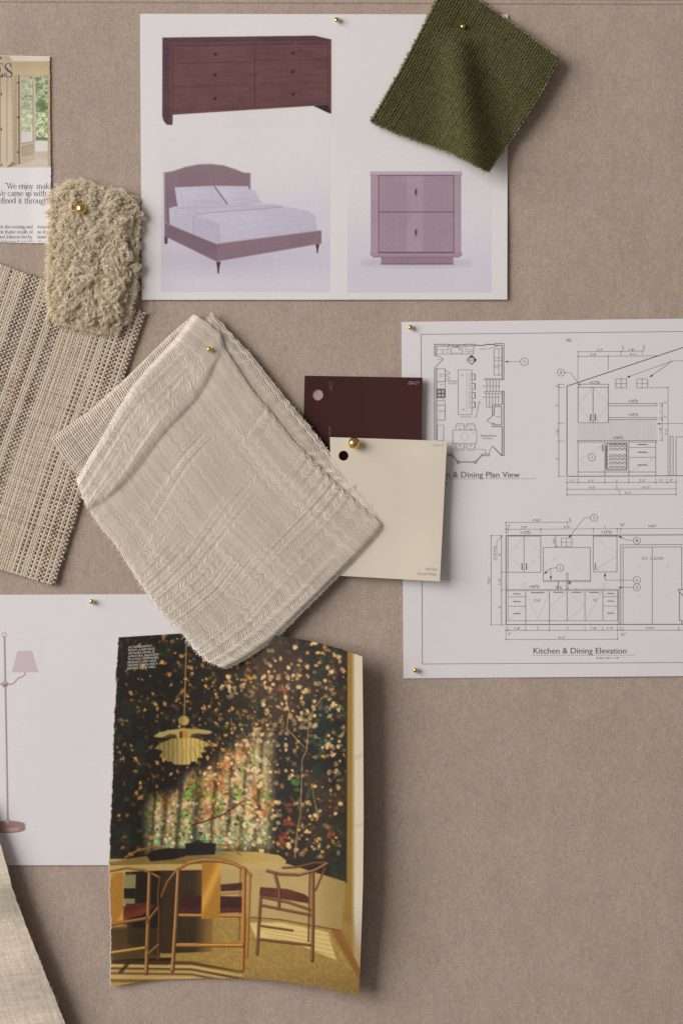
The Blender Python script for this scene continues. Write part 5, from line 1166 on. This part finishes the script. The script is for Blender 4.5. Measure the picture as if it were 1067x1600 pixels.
def hg(u, v, x, y):
    uf = .13 + .075 * np.sin(np.pi * np.clip(v, 0, 1)) - .02 * v + .012 * np.sin(v * 9)
    step_ = 2.6 * (1 - sstep((u - uf) * 430, 0, 11)); roll = .5 * np.exp(-(((u - uf) * 430 + 6) / 7) ** 2)
    dip = -.8 * np.exp(-(((u - uf) * 430 - 12) / 10) ** 2)
    puff = 3.5 * np.sin(np.pi * np.clip(u, 0, 1)) ** .6 * np.sin(np.pi * np.clip(v, 0, 1)) ** .6
    pin = np.exp(-(((x - 327) ** 2 + (y - 545) ** 2) / 700.))
    edge_ = -4.5 * (np.exp(-(u * 430 / 5.) ** 2) + np.exp(-((1 - u) * 430 / 6.) ** 2) + .5 * np.exp(-(v * 380 / 5.) ** 2) + .4 * np.exp(-((1 - v) * 380 / 6.) ** 2))
    return 20.0 + (step_ + roll + dip + puff) * (1 - .7 * pin) + crinkle(u, v) * (1 - .5 * pin) + edge_ + 6 * sstep(v, .7, 1) * u
pg = Patch(top_, right_, bot_, left_, hg)
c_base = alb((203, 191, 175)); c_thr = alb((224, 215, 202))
def gauze_layer(mb, patch, nthr, M, wave, spacing_px, r=1.0, seed=0, cb=c_base, ct=c_thr, nb=(150, 110), vtop=1.0, dens=1.0):
    u, v = np.meshgrid(np.linspace(0, 1, nb[0]), np.linspace(0, 1, nb[1]))
    G = patch(u, v, -.75)
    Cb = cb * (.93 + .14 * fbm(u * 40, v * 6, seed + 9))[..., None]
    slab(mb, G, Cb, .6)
    j = np.arange(nthr)[:, None]; t = np.linspace(0, 1, M)[None]
    v0 = (j + .5) / nthr + rng.normal(0, .07 / nthr, (nthr, 1))
    vv = v0 + wave * np.sin(2 * np.pi * ridge_phase(t, v0, seed) + .9) * ridge_amp(t, v0, seed) / nthr
    vv = np.clip(vv, 0.001, .999); uu = np.broadcast_to(t, vv.shape)
    path = patch(uu, vv, .45); path[..., 2] += .3 * (vnoise(t * M * .5, j * 3.1, seed + 30) - .5)
    br = rng.uniform(.86, 1.08, (nthr, 1)) * (.9 + .2 * vnoise(t * 20, j * 1.3, seed + 31))
    lt_ = rng.random((nthr, 1)) < .08
    br = br * np.where(lt_, 1.05, 1.0)
    Ct = ct * np.minimum(br, 1.12)[..., None]
    tubes(mb, path, r * (.85 + .3 * vnoise(t * 30, j * 2.7, seed + 32)), r * .8, Ct, 5)
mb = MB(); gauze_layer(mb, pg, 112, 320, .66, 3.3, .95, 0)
for _ in range(46):     # slubs and pulled threads
    v0 = rng.uniform(.03, .97); u0 = rng.uniform(.05, .9); uu = (u0 + np.linspace(0, rng.uniform(.02, .06), 14))[None]
    vv = v0 + .66 * np.sin(2 * np.pi * ridge_phase(uu, v0, 0) + .9) * ridge_amp(uu, v0, 0) / 112 + rng.normal(0, .003) * np.linspace(-1, 1, 14)[None] ** 2
    tubes(mb, pg(uu, np.clip(vv, .001, .999), 1.0), .6 * np.sin(np.linspace(.25, 2.9, 14))[None] + .2, .5, alb((232, 224, 211)), 5)
mb.build('front_layer', M_gauze, gauze)
mb = MB()
fl = Patch([gA, (312, 504), (322, 520)], [(322, 520), (262, 575), (215, 640), (176, 705), (140, 752)], [(80, 684), (90, 700), (102, 718), (118, 738), (140, 752)], [gA, (262, 527), (200, 588), (140, 642), (80, 684)],
           lambda u, v, x, y: 11.0 + 4 * np.sin(np.pi * np.clip(u, 0, 1)) * np.sin(np.pi * np.clip(v, 0, 1)) - 3 * np.exp(-(u * 60 / 4.) ** 2) + 2.5 * (fbm(u * 4, v * 26, 71) - .5))
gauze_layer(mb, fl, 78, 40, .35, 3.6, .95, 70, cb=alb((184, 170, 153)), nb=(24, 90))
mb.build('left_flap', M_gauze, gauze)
mb = MB()
bk = Patch([(331, 487), (375, 536), (391, 551), (420, 588), (452, 628), (482, 663), (512, 702), (541, 735), (566, 762), (584, 784), (597, 806), (600, 824)], [(600, 824), (590, 822), (580, 815)], [(316, 512), (352, 560), (400, 628), (460, 700), (520, 762), (580, 815)], [(331, 487), (322, 498), (316, 512)],
           lambda u, v, x, y: 14.5 + 1.5 * (fbm(u * 34, v * 2, 81) - .5) * 2 - 3 * np.exp(-(v * 30 / 4.) ** 2) + 0 * u)
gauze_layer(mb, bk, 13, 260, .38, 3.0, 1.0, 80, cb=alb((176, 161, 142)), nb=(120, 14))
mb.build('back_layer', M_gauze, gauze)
mb = MB()
for fn, dr, n_, l_ in ((lambda t: pg(t, t * 0 + 1), (-.75, .6), 330, (1.5, 7)), (lambda t: pg(t * 0 + 1, t), (.65, .75), 160, (1, 4)), (lambda t: pg(t, t * 0), (.7, -.6), 140, (1, 3)), (lambda t: fl(t, t * 0 + 1), (-.7, .6), 60, (1, 4)), (lambda t: fl(t * 0, t), (-.6, -.6), 60, (1, 3)), (lambda t: bk(t, t * 0), (.6, -.6), 110, (1, 3))):
    fringe(mb, fn, dr, n_, c_thr, -.5, l_, .32)
mb.build('frayed_edge', M_gauze, gauze)

# ------------------------------------------------------------------ curly fleece swatch
fleece = thing('fleece_swatch', 'cream curly sheepskin fleece swatch with rounded corners', 'fleece swatch', (148, 405, 0))
outl = np.array([(92, 306), (108, 292), (130, 290), (160, 300), (188, 308), (206, 316), (213, 332), (213, 352), (210, 390), (209, 430), (207, 462), (201, 486), (192, 503), (176, 515), (150, 514), (122, 506), (98, 500), (84, 486), (80, 450), (82, 410), (84, 370), (86, 335)], float)
def inside(px, py, poly):
    r = np.zeros(px.shape, bool)
    for (ax, ay), (bx, by) in zip(poly, np.roll(poly, -1, 0)):
        r ^= ((ay > py) != (by > py)) & (px < (bx - ax) * (py - ay) / (by - ay + 1e-9) + ax)
    return r
def edgedist(px, py, poly):
    d_ = np.full(px.shape, 1e9)
    for (ax, ay), (bx, by) in zip(poly, np.roll(poly, -1, 0)):
        t = np.clip(((px - ax) * (bx - ax) + (py - ay) * (by - ay)) / ((bx - ax) ** 2 + (by - ay) ** 2), 0, 1)
        d_ = np.minimum(d_, np.hypot(px - ax - t * (bx - ax), py - ay - t * (by - ay)))
    return d_
def hfl(x, y): return 8 + 13 * sstep(np.where(inside(x, y, outl), edgedist(x, y, outl), 0), 0, 22)
# hide: solid body under the curls
cen_ = outl.mean(0); rings = np.linspace(1, .03, 16); dn = resample(np.vstack([outl, outl[:1]]))(np.linspace(0, 1, 90)[:-1])
V = []; 
for r_ in rings:
    q = cen_ + (dn - cen_) * r_; V.append(np.c_[q, np.where(r_ == 1, 6.0, hfl(q[:, 0], q[:, 1]) - 5)])
V.insert(0, np.c_[dn, np.full(89, 5.0)]); Va = np.concatenate(V); nr = 89
F = []
for k_ in range(len(V) - 1):
    a_ = k_ * nr + np.arange(nr); b_ = k_ * nr + (np.arange(nr) + 1) % nr; F.append(np.stack([a_, b_, b_ + nr, a_ + nr], -1))
mb = MB(); mb.add(Va, np.concatenate(F), np.array((.93, .86, .70))); mb.build('hide', M_wool, fleece)
mb = MB()
# curls: each is a domed whorl of fibres wound round its own centre
cand = rng.uniform([80, 288], [216, 520], (9000, 2)); cand = cand[inside(cand[:, 0], cand[:, 1], outl)]
pts_ = []
for c in cand:
    if all((c[0] - p[0]) ** 2 + (c[1] - p[1]) ** 2 > 9.0 ** 2 for p in pts_): pts_.append(c)
pts_ = np.array(pts_); NL = len(pts_); SUB = 17; FB = 24; M = 9
kk = np.linspace(0, 1, M)
leftish = sstep(-pts_[:, 0], -122, -90)                      # the left side is combed out and fluffy
Rl = rng.uniform(6, 11, NL); spin = rng.choice([-1, 1], NL) * rng.uniform(.3, 1.2, NL) * (1 - .6 * leftish)
el = rng.uniform(1.2, 2.3, NL); ea = rng.uniform(0, np.pi, NL); dome = rng.uniform(3, 9, NL); top_ = rng.uniform(-1, 4.5, NL)
drift = np.arctan2(pts_[:, 1] - 400, pts_[:, 0] - 165) + rng.normal(0, .5, NL); dl = rng.uniform(1, 6, NL) * (pts_[:, 0] < 190) + 4 * leftish
NA = NL * SUB
ra = lambda a_: np.repeat(a_, SUB)[:, None]
r0 = np.sqrt(rng.uniform(.02, 1, (NA, 1))) * ra(Rl); p0 = rng.uniform(0, 2 * np.pi, (NA, 1)); ka = kk[None] * rng.uniform(.6, 1.0, (NA, 1))
th = p0 + ra(spin) * ka * 1.6; rr_ = r0 * (1 + rng.normal(-.2, .25, (NA, 1)) * ka)
lx = rr_ * np.cos(th) * ra(el); ly = rr_ * np.sin(th); ce, se = np.cos(ra(ea)), np.sin(ra(ea))
AX = ra(pts_[:, 0]) + ce * lx - se * ly + ra(np.cos(drift) * dl) * ka; AY = ra(pts_[:, 1]) + se * lx + ce * ly + ra(np.sin(drift) * dl) * ka
AH = ra(hfl(pts_[:, 0], pts_[:, 1]) + top_) - 4 + ra(dome) * np.sqrt(np.clip(1 - (rr_ / (ra(Rl) * 1.06)) ** 2, 0, 1)) + rng.normal(0, .9, (NA, 1)) + 1.4 * np.sin(np.pi * kk[None])
cw = np.array((.955, .895, .765)); cw2 = np.array((.93, .835, .645))
mixl = ra(leftish * .5) + .45 * rng.random((NA, 1)); br_ = rng.uniform(.92, 1.0, (NA, 1))
rf_ = lambda a_: np.repeat(a_, FB, 0)
NS = NA * FB; spread = .8 + 1.3 * np.abs(2 * kk[None] - .8) ** 1.5
o1, o2, o3 = (rng.normal(0, .8, (NS, 1)) for _ in range(3)); kr = rng.uniform(-.12, .12, (NS, 1))
X = rf_(AX) + o1 * spread + .5 * np.sin(kk[None] * 7 + o3 * 4); Y = rf_(AY) + o2 * spread + .5 * np.cos(kk[None] * 7 + o3 * 4); H = rf_(AH) + o3 * spread * .9
Cw = (cw * (1 - rf_(mixl)[..., None]) + cw2 * rf_(mixl)[..., None]) * (rf_(br_) * rng.uniform(.95, 1.03, (NS, 1)))[..., None] * np.ones((1, M, 1))
H = H - 9 * np.exp(-(np.hypot(X - 127, Y - 325) / 11) ** 2)
rad = .27 * (1 - .4 * kk[None]) * np.ones((NS, 1))
tubes(mb, np.stack([X, Y, H], -1), rad, rad, np.clip(Cw, 0, .97), 3, rng.normal(0, 1, (NS, 1, 3)))
# short crimped under-wool between the curls
N = 14000; q = rng.uniform([78, 286], [214, 520], (N, 2)); q = q[inside(q[:, 0], q[:, 1], outl)]; N = len(q)
aa = (2 * np.pi * fbm(q[:, 0] * .05, q[:, 1] * .05, 95, 2) * 2)[:, None] + rng.normal(0, 1.0, (N, 1)) + np.cumsum(rng.normal(0, .35, (N, M)), 1)
l_ = rng.uniform(5, 12, N)[:, None] / M
X = q[:, :1] + np.cumsum(np.cos(aa) * l_, 1); Y = q[:, 1:] + np.cumsum(np.sin(aa) * l_, 1); H = hfl(q[:, 0], q[:, 1])[:, None] - 3 + rng.uniform(0, 8, (N, 1)) * np.sin(kk[None] * 2.6)
H = H - 7 * np.exp(-(np.hypot(X - 127, Y - 325) / 11) ** 2)
tubes(mb, np.stack([X, Y, H], -1), .26, .26, (cw * .75 + cw2 * .25) * rng.uniform(.93, 1.03, (N, 1, 1)) * np.ones((1, M, 1)), 3, rng.normal(0, 1, (N, 1, 3)))
# fine flyaway halo round the edge
N = 6500; te = rng.random(N); q = resample(np.vstack([outl, outl[:1]]))(te); q = q + rng.normal(0, 2.5, (N, 2)); lf = sstep(-q[:, 0], -150, -88) + .5 * sstep(-q[:, 1], -330, -300)
aa = np.arctan2(q[:, 1] - 405, (q[:, 0] - 150) * 1.5)[:, None] + rng.normal(0, .7, (N, 1)) + rng.normal(0, 1.0, (N, 1)) * kk[None]
l_ = (rng.uniform(2, 7, N) + 5 * lf * rng.random(N))[:, None] / M
X = q[:, :1] + np.cumsum(np.cos(aa) * l_, 1); Y = q[:, 1:] + np.cumsum(np.sin(aa) * l_, 1); H = rng.uniform(5, 15, (N, 1)) + 3 * np.sin(kk[None] * 2)
tubes(mb, np.stack([X, Y, H], -1), .26, .26, np.clip((cw * .6 + cw2 * .4) * rng.uniform(.9, 1.15, (N, 1, 1)) * np.ones((1, M, 1)), 0, .96), 3, rng.normal(0, 1, (N, 1, 3)))
mb.build('curls', M_wool, fleece, smooth=False, kind='stuff')

# ------------------------------------------------------------------ brass ball pins
def pin_mesh(r, hc, hb):
    nu, nv = 40, 24; th = np.linspace(0, np.pi, nv); ph = np.linspace(0, 2 * np.pi, nu + 1)[:-1]
    V = np.stack([r * np.sin(th)[:, None] * np.cos(ph)[None], r * np.sin(th)[:, None] * np.sin(ph)[None], np.broadcast_to(hc + r * np.cos(th)[:, None], (nv, nu))], -1).reshape(-1, 3)
    i = np.arange(nv - 1)[:, None] * nu; k_ = np.arange(nu)[None]; k2 = (k_ + 1) % nu
    F = np.stack([i + k_, i + nu + k_, i + nu + k2, i + k2], -1).reshape(-1, 4)
    return V, F
def pin(x, y, hs, r, label):
    root = thing('ball_pin', label, 'pin', (x, y, hs), group='brass ball pins')
    hc = hs + r * 1.0 + .8 
    V, F = pin_mesh(r, hc, hs); V = V + [x, y, 0]
    mk('pin_head', V, F, M_brass, root)
    mb = MB(); tubes(mb, np.array([[(x, y, hc - r * .8), (x, y, hs * .5), (x, y, -8), (x, y, -14)]], float), np.array([[.9, .9, .9, .2]]), np.array([[.9, .9, .9, .2]]), (.4, .4, .4), 8, (0, 1, 0)); mb.build('pin_shank', M_steel, root)
pin(526, 30.8, float(h1(526., 31.)), 4.2, 'small brass ball pin in the top edge of the furniture print')
pin(723, 41, float(ho(0, 0, 723., 41.)) + .5, 4.4, 'small brass ball pin in the olive green linen')
pin(127, 325.5, 18.0, 9.2, 'large brass ball pin sunk in the curly fleece')
pin(327, 545.5, 22.5, 4.4, 'small brass ball pin in the upper corner of the cream gauze')
pin(553, 692.5, 13.2, 9.0, 'large brass ball pin at the top of the cream paint chip')
pin(641, 511.5, float(h3(641., 511.)), 4.1, 'small brass ball pin in the upper left corner of the kitchen drawing')
pin(649, 1047.3, float(h3(649., 1047.)), 4.1, 'small brass ball pin in the lower left corner of the kitchen drawing')
pin(143.5, 940, float(h2(143., 940.)), 4.1, 'small brass ball pin at the top of the lamp print, under the striped swatch')
